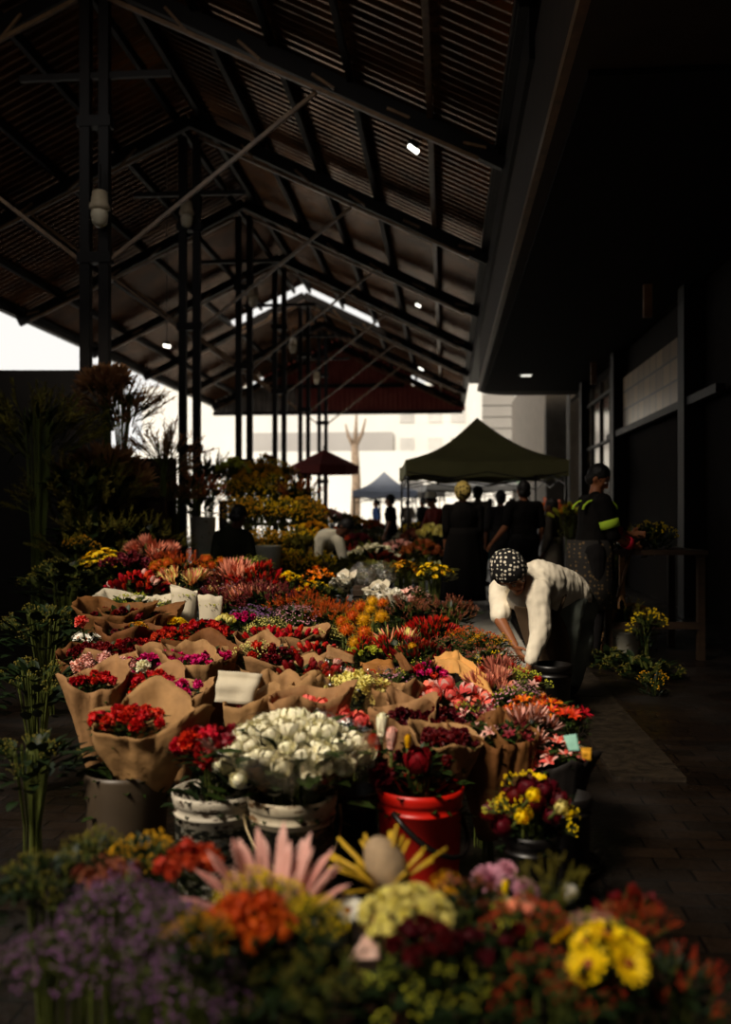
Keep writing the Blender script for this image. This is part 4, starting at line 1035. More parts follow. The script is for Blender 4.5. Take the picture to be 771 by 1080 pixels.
bk_2 = bucket('bucket', 'stained bucket with torn dark label and wire handle under the white roses', 308, 836, 96, .36, PB2, handle=(3.5, .16, .005, WIREM), lean=.001)
bk_r = bucket('bucket', 'bright red plastic bucket with a black handle', 443, 828, 93, .37, REDB, handle=(4.15, .15, .009, BLK), lean=.001)
bk_b = bucket('bucket', 'black bucket holding the dark maroon and yellow rose bouquet', 560, 876, 62, .3, BLK)
bk_d = bucket('bucket', 'black bucket in the gap between the stained bucket and the red one', 372, 832, 58, .3, BLK)
bk_e = bucket('bucket', 'black bucket at the edge of the paving under the pink alstroemeria wrap', 598, 838, 52, .3, BLK)
def btop(b): return Vector(b.location)

# --- bunches standing in the front buckets
def dep(h, py): return (CH-h)*F_PX/(py-540)
bunch('bouquet', 'big round bouquet of cream white roses in clear wrap in the stained bucket', 'rose', 'cream', 311, 754, 152, 22, 78, h=.555, wrap=CELLO, fol='leaf', fm=M_GREEN, dome=.55, wlow=.12, wup=.0, wr=1.10, wlen=.25, cat='bouquet', lean=1.0, at=bk_2, base=.02)
bunch('bouquet', 'dark red celosia flowers in the paint-splashed bucket', 'ruffle', 'darkred', 219, 766, 74, 30, 9, h=.52, fol='leaf', fm=M_DARKG, dome=.5, cat='flowers', at=bk_1, base=.02, extra=[('ruffle', 'red', 3, 26)])
g = bunch('bouquet', 'big brown paper cone with red carnations in the dark grey bucket', 'ruffle', 'red', 112, 744, 70, 16, 18, h=.60, fol='leaf', dome=.3, cat='bouquet', at=bk_g, base=.02)
Zc = (Vector(g.location)-Vector((0, 0, CH))).dot(FW)
bmw = wrap_bm(.075, .205, .30, .60, 4.2, front=-PI/2+TH+.15, low=.05, points=2, ragged=.045)
o = solid(obj('paper_wrap', bmw, KRAFT, g, True), .002); o.location = (.075, .0, -.02)
bunch('bouquet', 'maroon celosia in a pale brown paper cone leaning over the red bucket', 'ruffle', 'maroon', 474, 772, 50, 16, 16, h=.52, wrap=KRAFT, fol='leaf', dome=.25, wlow=.10, wup=.05, wr=1.45, wlen=.22, cat='bouquet', base=.02, wpts=2)
bunch('flowers', 'leafy tuft of dark green rose stems in the red bucket', 'ruffle', 'maroon', 420, 785, 60, 15, 4, h=.47, fol='leaf', fm=M_GREEN, dome=.4, at=bk_r, base=.02)
def single(name, label, kind, col, px, py, bw, Z, part, tilt=(0, 0, 1), col2=None, m=M_STALK, ln=.3, cat='flower', group=None, v=0):
    T = P(px, py, Z); s = bw*Z/F_PX; d = Vector(tilt).normalized()
    low = T-d*s*.45
    foot = low-d*min(ln, low.z-.015)*Vector((1, 1, 1)).length/1.732; foot.z = max(.015, foot.z)
    t = thing(name, label, cat, foot, 0, group)
    inst(part, bloom(kind, col, v, col2), t, low-foot, d.to_track_quat('Z', 'Y'), s)
    bm = bmesh.new(); q = low-foot; tube(bm, [(0, 0, 0), q*.5+Vector((.005, .005, 0)), q], [.005, .0045, .006], 6); obj('stem', bm, m, t, True)
    bm = bmesh.new()
    for k in range(5):
        a = k*2.4; petal(bm, q*(.35+.14*k), Vector((math.cos(a), math.sin(a), .5)), Vector((0, 0, 1)), s*.8, s*.35, -.2, .2, 3)
    obj('leaves', bm, M_GREEN, t, True)
    return t
single('rose', 'cream rose edged red standing highest in the red bucket', 'tulip', 'cream', 403, 765, 25, 3.15, 'rose_bloom', (.05, -.1, 1), 'scarlet')
single('rose', 'orange red rose at the left of the red bucket, lowest of the bicolour pair', 'tulip', 'scarlet', 395, 786, 24, 3.12, 'rose_bloom', (-.25, -.2, 1), 'gold')
single('rose', 'pale pink rosebud beside the bicolour roses in the red bucket', 'tulip', 'palepink', 413, 779, 24, 3.08, 'rose_bloom', (.05, -.2, 1))
single('rose', 'dark red open rose above the yellow-green leaves in the red bucket', 'rose', 'darkred', 441, 798, 32, 3.05, 'rose_bloom', (.1, -.5, 1))
single('flower', 'drooping maroon celosia hanging over the left rim of the red bucket', 'ruffle', 'maroon', 398, 817, 34, 3.08, 'ruffled_bloom', (-.5, -.6, .25), ln=.12)
single('flower', 'small yellow rosebud between the roses in the red bucket', 'tulip', 'gold', 430, 782, 14, 3.1, 'rose_bloom', (0, -.1, 1))
single('rose', 'large cream rose at the right end of the white rose bouquet', 'rose', 'cream', 384, 786, 34, 3.1, 'rose_bloom', (.4, -.6, .8))
bunch('bouquet', 'round bouquet of maroon and yellow roses with tiny yellow sprays, standing low by the paving', 'rose', 'maroon', 556, 820, 84, 24, 15, h=.50, fol='fine', fm=M_DARKG, dome=.95, cat='bouquet', lean=1.1, at=bk_b, base=.02,
      extra=[('rose', 'yellow', 4, 17), ('button', 'yellow', 8, 26), ('button', 'lime', 4, 24)])
for px, py, c, lb in ((551, 861, 'yellow', 'round yellow rose at the front of the dark maroon bouquet'), (593, 851, 'paleyellow', 'round pale yellow rose at the right side of the dark maroon bouquet'), (563, 838, 'yellow', 'yellow rose half hidden in the top of the dark maroon bouquet')):
    single('rose', lb, 'rose', c, px, py, 17, 2.62, 'rose_bloom', (.1, -1, .5), ln=.6)

# ------------------------------------------------------------------ front edge of the photo (close, out of focus)
B = bunch
def F(label, kind, col, px, py, w, bw, n, h=.60, **k):
    if kind in ('spray', 'button', 'plume', 'ruffle', 'spike'): bw *= .78; n = min(60, int(n*1.35))
    return bunch('flowers', label, kind, col, px, py+(10 if py < 960 else 4), w, bw, n, h=h, **k)
F('dusty purple statice spreading across the bottom left corner', 'spray', 'purple', 120, 925, 120, 40, 26, .60, fm=M_DARKG, fol='fine', dome=.7)
F('dusty purple statice clump right of the corner one, under the rust blooms', 'spray', 'purple', 185, 950, 110, 38, 24, .60, fm=M_DARKG, fol='fine', dome=.7)
F('dim copper chrysanthemums behind the purple statice at far left', 'mum', 'heather', 112, 897, 64, 26, 9, .58, fm=M_DARKG, dome=.5)
F('rust red celosia behind the purple statice, left of the big pink protea', 'ruffle', 'brick', 200, 885, 66, 24, 13, .58, fm=M_DARKG, dome=.5)
F('dark leafy spray with tiny yellow flowers at the left edge below the grey bucket', 'button', 'gold', 150, 878, 84, 34, 12, .54, fm=M_DARKG, fol='leaf')
F('dark greenery with small yellow dots below the left buckets', 'button', 'olive', 96, 872, 60, 34, 10, .52, fm=M_DARKG, fol='leaf')
F('golden yellow button flowers in front of the big pink protea', 'button', 'yellow', 272, 921, 96, 34, 20, .62, fm=M_OLIVE, fol='fine')
F('large rust orange celosia mass at the bottom, below the yellow buttons', 'ruffle', 'rust', 262, 942, 86, 30, 22, .62, fm=M_DARKG, dome=.6)
F('small yellow flowers right of the rust celosia at the bottom edge', 'button', 'yellow', 330, 948, 70, 30, 15, .60, fm=M_DARKG, fol='leaf')
F('small lemon flowers and stems left of the rust celosia at the bottom', 'button', 'gold', 208, 968, 62, 32, 12, .62, fm=M_DARKG, fol='leaf')
F('creamy yellow statice heads at the bottom beside the pincushion', 'ruffle', 'paleyellow', 432, 932, 96, 22, 30, .62, fm=M_OLIVE, fol='fine', dome=.65)
F('deep maroon flowers at the bottom between cream statice and tan blooms', 'ruffle', 'maroon', 448, 976, 70, 26, 9, .60, fm=M_DARKG)
F('brown leathery foliage mixed with small pink buds, behind the painted card', 'spike', 'heather', 495, 925, 66, 26, 10, .58, fm=M_DARKG)
F('wispy grey green seed sprays standing at the dark edge of the paving', 'plume', 'olive', 585, 912, 62, 40, 10, .56, fm=M_DARKG, fol='fine')
F('muddle of small rust and pink buds right of the painted card', 'button', 'brick', 560, 946, 76, 30, 16, .58, fm=M_DARKG, extra=[('ruffle', 'salmon', 3, 16), ('button', 'lime', 4, 26)])
F('pale lilac and cream small flowers low at right beside the brown paper corner', 'spray', 'palepink', 628, 962, 56, 26, 9, .56, fm=M_DARKG, fol='fine', extra=[('button', 'lime', 4, 24)])
F('brown heathery sprigs at the bottom right corner', 'plume', 'brick', 672, 960, 62, 34, 14, .56, fm=M_DARKG, fol='fine')
F('dark red pointed leucadendron tips at the bottom right', 'spike', 'darkred', 668, 938, 46, 36, 6, .56, fm=M_DARKG, fol=None)
F('dark green and maroon foliage along the bottom edge of the scene', 'ruffle', 'maroon', 540, 985, 130, 22, 12, .56, fm=M_DARKG)
F('yellow daisies at the bottom right corner', 'daisy', 'yellow', 640, 975, 88, 44, 8, .60, fm=M_DARKG, dome=.4)
F('bed of purple statice at the very bottom left', 'spray', 'purple', 60, 990, 150, 42, 22, .55, fm=M_DARKG, fol='fine')
F('second bed of purple statice along the very bottom, right of the first', 'spray', 'purple', 190, 1015, 150, 42, 22, .55, fm=M_DARKG, fol='fine')
F('olive and yellow sprays along the very bottom under the rust celosia', 'button', 'olive', 320, 1012, 140, 36, 20, .55, fm=M_DARKG, fol='leaf')
F('leafy cream sprays along the very bottom below the statice heads', 'spray', 'lime', 450, 1020, 140, 36, 16, .55, fm=M_DARKG, fol='leaf')
F('rust and green sprays along the very bottom right of the middle', 'button', 'brick', 590, 1024, 140, 36, 16, .55, fm=M_DARKG, fol='leaf')
F('brown sprays in the very bottom right corner outside the paving', 'plume', 'brick', 715, 1015, 120, 40, 12, .52, fm=M_DARKG, fol='leaf')
F('dark greenery at the left edge below the paper cone', 'button', 'olive', 40, 900, 110, 34, 12, .54, fm=M_DARKG, fol='leaf')
# big pink king protea
PRP = mat('protea_bract', c_(214, 140, 128), .5, .12, 5, col2=c_(232, 186, 172), spec=.3)
def king(px, py, wpx, Z, label, tilt=(0, -.15, 1)):
    s = wpx*Z/F_PX; c = P(px, py, Z); t = thing('king_protea', label, 'protea', (c.x, c.y, .03))
    rr = random.Random(3)
    d0 = Vector(tilt).normalized(); q = d0.to_track_quat('Z', 'Y'); loc = Vector((0, 0, c.z-.03))
    specs = [(14, .55, .52, .16, .08), (13, .88, .54, .14, .078), (9, 1.15, .50, .11, .07)]
    for n, tt, ln, r, wd in specs:
        for k in range(n):
            a = 2*PI*(k+rr.uniform(-.2, .2))/n; o = Vector((math.cos(a), math.sin(a), 0)); t2 = tt+rr.uniform(-.1, .1)
            bm = bmesh.new(); petal(bm, o*r*s, o*math.cos(t2)+Vector((0, 0, 1))*math.sin(t2), -o, ln*s*rr.uniform(.85, 1.08), wd*s, .08, .7, 5, tip=.05, taper0=.75)
            b = solid(obj('bract', bm, PRP, t, True), .0012); b.location = loc; b.rotation_mode = 'QUATERNION'; b.rotation_quaternion = q
    bm = bmesh.new(); ball(bm, (0, 0, .04*s), .17*s, 16, 8, (1, 1, 1.25)); b = obj('downy_dome', bm, M_DOME, t, True); b.location = loc; b.rotation_mode = 'QUATERNION'; b.rotation_quaternion = q
    bm = bmesh.new(); tube(bm, [(0, 0, 0), (0, 0, c.z-.08), (0, 0, c.z-.02)], [.008, .01, .12*s], 8); obj('stem', bm, M_STALK, t, True)
    bm = bmesh.new()
    for k in range(14):
        a = 2.4*k; petal(bm, Vector((0, 0, c.z-.06-.012*k)), Vector((math.cos(a), math.sin(a), .4)), Vector((0, 0, 1)), .11, .04, -.1, .3, 3)
    obj('leaves', bm, M_DARKG, t, True)
    return t
king(288, 968, 150, 1.84, 'large pink king protea with pointed bracts at the front of the scene')
# banksia pod with yellow straps
c = P(408, 914, 1.95); t = thing('dried_banksia', 'grey downy banksia pod with stiff yellow straps in front of the red bucket', 'flower', (c.x, c.y, .03))
q = Vector((-.45, -.2, 1)).normalized().to_track_quat('Z', 'Y'); loc = Vector((0, 0, c.z-.03))
bm = bmesh.new(); ball(bm, (0, 0, 0), .047, 18, 12, (1, .9, 1.45)); o = obj('pod', bm, mat('grey_down', c_(176, 150, 118), .9, .25, 26, bump=.4), t, True); o.location = loc; o.rotation_mode = 'QUATERNION'; o.rotation_quaternion = q
STRAP = mat('yellow_strap', c_(206, 164, 44), .5, .2, 14)
rr = random.Random(9)
for k in range(26):
    a = rr.uniform(0, 2*PI); el = rr.uniform(.15, 1.2)
    d = Vector((math.cos(a)*math.cos(el), math.sin(a)*math.cos(el), math.sin(el)))
    if k < 13: d = Vector((rr.uniform(-1.1, .9), rr.uniform(-.2, .5), rr.uniform(.35, 1.1))).normalized()
    bm = bmesh.new(); b0 = Vector((d.x*.02, d.y*.02, -.05)); ln = rr.uniform(.10, .14)
    tube(bm, [b0, b0+d*ln*.5+Vector((0, 0, .005)), b0+d*ln+Vector((d.x*.01, 0, .0))], [.003, .0035, .0038], 5); o = obj('strap', bm, STRAP, t, True); o.location = loc
bm = bmesh.new(); tube(bm, [(0, 0, 0), (0, 0, c.z-.08)], .007, 6); obj('stem', bm, M_STALK, t)
for px, py, bw, Z, lb in ((470, 930, 44, 1.95, 'tan pincushion head beside the red bucket at the bottom'), (400, 968, 40, 1.75, 'brown pincushion head under the banksia pod')):
    single('pincushion', lb, 'pin', 'gold' if px == 470 else 'brown', px, py, bw, Z, 'pincushion_head', (0, -.2, 1), ln=.6)
single('flower', 'white and green star flower between the pink protea and the cream statice', 'daisy', 'white', 366, 950, 36, 1.8, 'star_bloom', (0, -.5, 1), ln=.6)
single('chrysanthemum', 'mauve chrysanthemum standing highest above the painted card', 'mum', 'mauve', 514, 918, 36, 2.0, 'chrysanthemum_bloom', (-.1, -.5, .9), ln=.6)
single('chrysanthemum', 'mauve chrysanthemum right of the painted card and yellow bud', 'mum', 'mauve', 556, 932, 30, 1.95, 'chrysanthemum_bloom', (.2, -.5, .9), ln=.6, v=1)
single('chrysanthemum', 'small mauve chrysanthemum tucked against the highest one', 'mum', 'mauve', 537, 911, 24, 2.05, 'chrysanthemum_bloom', (.3, -.4, .9), ln=.6, v=1)
single('flower', 'upright deep yellow bud above the painted card', 'tulip', 'yellow', 533, 936, 15, 1.9, 'bud', (0, -.1, 1), ln=.5)
single('flower', 'small white torn bloom at the dark paving edge', 'ruffle', 'white', 602, 939, 18, 1.95, 'ruffled_bloom', (.2, -.6, .7), ln=.5)
single('flower', 'pale tan seed head low in the bottom middle right', 'rose', 'salmon', 534, 985, 24, 1.75, 'bloom', (0, -.7, .7), ln=.5)
single('flower', 'large yellow daisy low at the bottom right, facing up', 'daisy', 'yellow', 628, 992, 50, 1.7, 'daisy_bloom', (-.1, -.7, .8), ln=.5)
def sheet(name, label, cat, pts, m, thick=.0015, n=8, crump=.006, group=None, sd=1):
    # bent paper sheet through four corner points (bl, br, tr, tl) in the place
    a, b, c, d = [Vector(p) for p in pts]; org = (a+b)*.5; bm = bmesh.new(); G = []
    nrm = (b-a).cross(d-a).normalized()
    for i in range(n+1):
        row = []
        for j in range(n+1):
            u, v = j/n, i/n; p = (a*(1-u)+b*u)*(1-v)+(d*(1-u)+c*u)*v
            p = p+nrm*(crump*2*noise.noise(Vector((u*3+sd, v*3, sd)))+.02*math.sin(PI*u)*(b-a).length)
            row.append(bm.verts.new(p-org))
        G.append(row)
    for i in range(n):
        for j in range(n): bm.faces.new((G[i][j], G[i][j+1], G[i+1][j+1], G[i+1][j]))
    o = obj(name, bm, m, None, True); o.location = org; solid(o, thick); return tag(o, label, cat, group)
CARD = mat('painted_card', c_(198, 190, 140), .6, .12, 12)
t = thing('painted_card', 'pale yellow-green card with dark curl marks standing among the front flowers', 'card', P(516, 985, 1.86))
def cardp(px, py, z=1.86): return P(px, py, z)-Vector(t.location)
bm = bmesh.new(); f = [bm.verts.new(cardp(*q)) for q in ((506, 973), (530, 980), (540, 948), (518, 940))]; bm.faces.new(f); bm.faces.new([bm.verts.new(v.co-FW*-.002) for v in f][::-1]); obj('card_face', bm, CARD, t)
bm = bmesh.new()
for cx_, cy_, r0 in ((530, 962, 5.5), (523, 948, 6.5)):
    pts = []
    for k in range(16):
        a = k*.55; r = r0*(1-k/20); pts.append(cardp(cx_+r*math.cos(a), cy_+r*math.sin(a), 1.852))
    tube(bm, pts, .0014, 5)
obj('curl_mark', bm, mat('dark_ink', c_(52, 44, 50), .6), t)
bm = bmesh.new(); tube(bm, [cardp(512, 976, 1.875), Vector((0, 0, -P(516, 985, 1.86).z+.01))], .004, 5); obj('stick', bm, M_STALK, t)
sheet('paper_sheet', 'brown paper corner poking up at the bottom right near the paving', 'paper', [P(618, 972, 1.8), P(672, 974, 1.85), P(664, 942, 1.86), P(640, 950, 1.84)], KRAFT_D)
sheet('paper_sheet', 'pale pink paper corner at the bottom, left of the cream statice', 'paper', [P(368, 1012, 1.62), P(402, 1012, 1.62), P(400, 998, 1.64), P(384, 986, 1.64)], mat('pink_paper', c_(232, 190, 172), .6, .08))

# ------------------------------------------------------------------ the bank, from the buckets back (rows by height in the photo)
# --- row C
B('bouquet', 'cream stock flowers in clear wrap behind the white roses', 'stock', 'paleyellow', 372, 716, 74, 20, 22, wrap=CELLO, dome=.3, wlow=.06, cat='bouquet')
B('bouquet', 'coral pink roses with pale edges at the right middle of the bank', 'rose', 'coral', 480, 722, 76, 20, 16, dome=.45, cat='bouquet', col2='palepink')
B('bouquet', 'maroon celosia in pale brown paper behind the red bucket', 'ruffle', 'maroon', 424, 752, 50, 15, 14, wrap=KRAFT, dome=.3, wr=1.4, wlow=.03, cat='bouquet')
B('bouquet', 'maroon carnations between the coral roses and the red bucket', 'ruffle', 'maroon', 462, 750, 62, 17, 14, fm=M_DARKG)
B('bouquet', 'red roses peeping above the cream stock, below the folded kraft flap', 'rose', 'red', 350, 700, 60, 12, 12, cat='bouquet', extra=[('rose', 'palepink', 3, 9)])
B('bouquet', 'salmon roses hidden behind the white rose bouquet', 'rose', 'coral', 322, 742, 60, 20, 8, h=.57, cat='bouquet', wrap=KRAFT, wr=1.4, wlow=.02, wup=.09)
B('bouquet', 'salmon roses between the white bouquet and the cream stock', 'rose', 'coral', 366, 750, 50, 18, 8, h=.56, cat='bouquet')
for i, (px, py, w, lb) in enumerate(((262, 732, 62, 'crumpled brown paper wrap left of the white roses, below the white sheet'), (296, 716, 56, 'tall crumpled brown paper wrap behind the white rose bouquet'),
        (328, 712, 50, 'brown paper wrap with folded top between red roses and the cream stock'), (420, 716, 58, 'smooth brown paper wrap right of the cream stock'),
        (440, 738, 66, 'broad folded brown paper wrap below the smooth one, left of the coral roses'))):
    B('bouquet', lb, 'ruffle', 'maroon', px, py+12, w*.8, 13, 6, h=hp(py)-.04, wrap=KRAFT, wr=1.25, wlow=-.02, wup=.05, wlen=.36, cat='bouquet', fol=None, wpts=2)
sheet('paper_sheet', 'creased white paper sheet standing between brown paper wraps', 'paper', [P(226, 740, 3.82), P(266, 744, 3.8), P(277, 711, 3.84), P(230, 707, 3.86)], WHITEP, crump=.012)
B('bouquet', 'magenta stock in brown paper above the big paper cone', 'ruffle', 'magenta', 158, 692, 76, 13, 26, wrap=KRAFT_D, wlow=.12, wup=.0, cat='bouquet', dome=.35)
B('bouquet', 'magenta carnations right of the white bloom, in a tall brown wrap', 'ruffle', 'magenta', 176, 690, 60, 13, 18, wrap=KRAFT, wlow=.14, wup=.02, cat='bouquet', dome=.35)
B('bouquet', 'dark red celosia mound in brown paper just above the big cone', 'ruffle', 'red', 160, 710, 50, 13, 22, wrap=KRAFT, wlow=.12, wup=.0, cat='bouquet', dome=.5, wr=1.3)
B('bouquet', 'pale pink hyacinths in brown paper at the left edge', 'stock', 'palepink', 106, 696, 62, 16, 14, wrap=KRAFT, wlow=.12, wup=.0, cat='bouquet', dome=.2)
B('bouquet', 'small red carnations in a brown wrap at the left edge below the pale hyacinths', 'ruffle', 'red', 98, 712, 44, 11, 15, wrap=KRAFT, wlow=.10, wup=.06, cat='bouquet', dome=.2, wr=1.4)
B('bouquet', 'magenta flowers poking from two tall dark-creased brown wraps left of the white sheet', 'ruffle', 'magenta', 214, 684, 56, 12, 12, wrap=KRAFT_D, wlow=.10, wup=.06, cat='bouquet', dome=.3, wlen=.5, wr=1.3)
B('bouquet', 'single magenta bloom in the brown wrap beside the white bloom', 'ruffle', 'magenta', 190, 720, 40, 15, 5, wrap=KRAFT, wlow=.10, wup=.03, cat='bouquet', dome=.2, wr=1.5)
single('flower', 'single creamy white bloom among the magenta stock', 'ruffle', 'cream', 150, 700, 17, 3.95, 'ruffled_bloom', (0, -.6, .8))
B('bouquet', 'tall plain brown wrap with magenta tips, beside the white sheet', 'ruffle', 'magenta', 202, 694, 40, 11, 6, wrap=KRAFT, wlow=.02, wup=.05, cat='bouquet', dome=.2, wlen=.5, wr=1.5)
B('bouquet', 'dark red celosia with yellow filler in a scooped brown wrap above the white sheet', 'ruffle', 'darkred', 290, 682, 52, 13, 14, wrap=KRAFT, wlow=.10, wup=.02, cat='bouquet', wr=1.35)
B('bouquet', 'yellow filler and red blooms inside the round opening of a brown wrap', 'button', 'paleyellow', 270, 680, 44, 20, 9, wrap=KRAFT, wlow=.14, wup=.02, cat='bouquet', wr=1.4, extra=[('ruffle', 'red', 4, 11)])
B('bouquet', 'red roses packed in kraft paper, leftmost of the red rose wraps', 'tulip', 'red', 282, 664, 50, 10, 22, wrap=KRAFT, wlow=.10, wup=.0, cat='bouquet', dome=.4)
B('bouquet', 'red roses packed in kraft paper with a pointed flap, middle of the red rose wraps', 'tulip', 'red', 312, 664, 48, 10, 20, wrap=KRAFT, wlow=.10, wup=.03, cat='bouquet', dome=.4)
B('bouquet', 'red roses in kraft paper nearest the lace-like green filler', 'tulip', 'red', 332, 680, 46, 10, 18, wrap=KRAFT, wlow=.10, wup=.02, cat='bouquet', dome=.4)
B('bouquet', 'deep red roses in the lower kraft wrap under the middle flap', 'tulip', 'darkred', 318, 700, 46, 11, 14, wrap=KRAFT, wlow=.06, wup=.0, cat='bouquet', dome=.3, wr=1.3)
sheet('paper_sheet', 'large flat kraft paper flap standing in front of the red leucadendrons', 'paper', [P(344, 694, 4.35), P(374, 700, 4.35), P(374, 692, 4.4), P(345, 680, 4.4)], KRAFT)
sheet('paper_sheet', 'ochre paper flap folded upright above the coral roses', 'paper', [P(456, 706, 4.3), P(490, 712, 4.2), P(484, 686, 4.4), P(458, 692, 4.35)], GOLDP, crump=.02)
sheet('paper_sheet', 'long ochre paper flap sloping down right of the coral roses', 'paper', [P(484, 712, 4.15), P(520, 734, 3.95), P(516, 716, 4.05), P(484, 688, 4.3)], GOLDP, crump=.02)
sheet('paper_sheet', 'rolled brown paper tongue left of the ochre flap', 'paper', [P(424, 708, 4.2), P(436, 706, 4.2), P(424, 688, 4.3), P(416, 690, 4.3)], KRAFT_D, crump=.01)
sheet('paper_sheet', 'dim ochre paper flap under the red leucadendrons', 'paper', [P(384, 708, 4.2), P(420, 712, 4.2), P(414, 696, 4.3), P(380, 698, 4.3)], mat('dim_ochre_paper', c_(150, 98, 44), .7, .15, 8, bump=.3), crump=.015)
# right middle
B('flowers', 'pale pink alstroemeria and small mixed buds beside the coral roses', 'lily', 'palepink', 508, 745, 60, 16, 14, fm=M_GREEN, col2='plum', extra=[('button', 'lime', 4, 18)])
B('flowers', 'slim pink proteas pointing up right of the coral roses', 'spider', 'rosy', 518, 712, 50, 30, 7, fm=M_DARKG, col2='salmon')
B('flowers', 'rosy spider proteas in front of the brown wraps near the paving', 'spider', 'palepink', 560, 752, 60, 30, 7, fm=M_DARKG, col2='heather')
B('bouquet', 'plain dark brown paper wrap right of the maroon cone', 'lily', 'palepink', 516, 764, 56, 15, 9, wrap=KRAFT_D, wlow=.05, wup=.0, cat='bouquet', wr=1.3)
B('bouquet', 'narrow brown wrap with pink buds beside the black sleeve', 'lily', 'plum', 543, 762, 40, 13, 8, wrap=KRAFT_D, wlow=.04, wup=.0, cat='bouquet', wr=1.3)
B('bouquet', 'pink and cream speckled alstroemeria spilling from a black sleeve', 'lily', 'palepink', 592, 778, 62, 17, 22, h=.47, wrap=BLACKP, wlow=.10, wup=-.03, cat='bouquet', col2='coral', dome=.9)
sheet('card', 'pale turquoise card standing in the alstroemeria bouquet', 'card', [P(600, 792, 3.0), P(612, 792, 3.0), P(608, 774, 3.02), P(594, 776, 3.02)], mat('turquoise_card', c_(150, 205, 185), .6, .05), crump=.001)
sheet('leaf', 'yellow leaf or petal at the tip of the alstroemeria bouquet', 'leaf', [P(614, 800, 3.0), P(624, 803, 3.0), P(624, 789, 3.0), P(613, 789, 3.0)], mat('yellow_leaf', c_(236, 170, 50), .5, .1), crump=.003)
B('flowers', 'orange red alstroemeria row at the edge of the paving', 'lily', 'scarlet', 578, 738, 66, 15, 22, fm=M_GREEN, col2='orange')
B('flowers', 'bright orange alstroemeria beside a pale paper flap near the black bucket', 'lily', 'orange', 556, 736, 40, 15, 12, fm=M_GREEN, col2='rust')
B('flowers', 'scarlet blooms at the very edge of the paving right of the orange row', 'lily', 'red', 606, 746, 32, 15, 8, fm=M_GREEN, col2='scarlet')
sheet('paper_sheet', 'tan paper flap above the orange alstroemeria', 'paper', [P(562, 738, 4.1), P(580, 742, 4.1), P(574, 722, 4.2), P(556, 730, 4.2)], KRAFT)
sheet('paper_sheet', 'small tan paper flap at the paving edge beside scarlet blooms', 'paper', [P(602, 764, 3.7), P(616, 766, 3.7), P(610, 748, 3.8), P(602, 752, 3.8)], KRAFT)
B('flowers', 'yellow green buds and mixed pink sprigs under the working hand', 'button', 'lime', 548, 706, 56, 17, 16, fm=M_OLIVE, extra=[('lily', 'palepink', 5, 11), ('ruffle', 'red', 2, 10)])
B('flowers', 'coral slim proteas and red blooms below the bending woman', 'spider', 'rosy', 530, 698, 50, 26, 7, fm=M_DARKG, extra=[('ruffle', 'red', 3, 11)])
B('flowers', 'dark mixed buds with green leaves beside the working hand', 'button', 'heather', 520, 684, 60, 18, 16, fm=M_DARKG, extra=[('button', 'yellow', 5, 16)])
B('flowers', 'deep pink small blooms above the coral roses', 'ruffle', 'magenta', 452, 700, 44, 10, 8, fm=M_GREEN, extra=[('ruffle', 'red', 5, 10), ('spike', 'heather', 3, 18)])
B('flowers', 'pink heather buds and lime tips left of the ochre flap', 'spray', 'mauve', 408, 706, 60, 18, 14, fm=M_DARKG, extra=[('button', 'lime', 4, 16), ('ruffle', 'red', 3, 10)])
B('flowers', 'mixed mauve buds and green sprigs right of the long ochre flap', 'spray', 'mauve', 548, 724, 50, 18, 12, fm=M_DARKG, extra=[('button', 'lime', 4, 18)])
# --- row D
B('bouquet', 'bright crimson carnations in front of the white paper sleeves', 'ruffle', 'red', 212, 656, 62, 9, 48, dome=.4, cat='bouquet', extra=[('ruffle', 'darkred', 12, 9)])
B('bouquet', 'orange red carnations left of the crimson ones', 'ruffle', 'scarlet', 178, 664, 48, 10, 26, dome=.4, cat='bouquet')
B('bouquet', 'yellow chrysanthemums in front of the left white sleeve', 'mum', 'yellow', 182, 650, 28, 12, 9, cat='bouquet')
B('bouquet', 'deep yellow chrysanthemums in a dark wrap left of the others', 'mum', 'gold', 146, 654, 24, 11, 6, wrap=KRAFT_D, cat='bouquet', wup=.0)
B('bouquet', 'dark crimson carnation band across the left middle', 'ruffle', 'darkred', 140, 676, 62, 10, 32, cat='bouquet', dome=.3, extra=[('ruffle', 'red', 8, 10)])
B('bouquet', 'crimson carnations at the left edge, in brown paper', 'ruffle', 'darkred', 96, 680, 56, 11, 24, wrap=KRAFT_D, cat='bouquet', dome=.3, wup=-.02)
B('bouquet', 'white daisies at the left edge below the coral carnation', 'daisy', 'white', 88, 664, 30, 13, 7, cat='bouquet', fm=M_GREEN)
single('flower', 'single coral carnation at the left edge', 'ruffle', 'coral', 85, 653, 16, 4.9, 'ruffled_bloom', (.1, -.6, .8))
B('bouquet', 'large crumpled brown wrap with dark red flowers at left, upper one', 'ruffle', 'darkred', 118, 640, 56, 11, 8, h=.72, wrap=KRAFT_D, cat='bouquet', wr=1.35, wlow=.05, wup=.05)
B('bouquet', 'large crumpled brown wrap tipped forward right of the upper one', 'ruffle', 'darkred', 150, 642, 52, 11, 8, h=.71, wrap=KRAFT_D, cat='bouquet', wr=1.35, wlow=.09, wup=.02)
B('bouquet', 'dark brown wrap with a hollow top below the crumpled pair', 'ruffle', 'maroon', 136, 660, 48, 11, 6, wrap=KRAFT_D, cat='bouquet', wr=1.4, wlow=.04, wup=.03)
B('bouquet', 'red and yellow flowers at the left edge above the coral carnation', 'ruffle', 'red', 100, 640, 40, 10, 12, cat='bouquet', extra=[('button', 'yellow', 5, 15)])
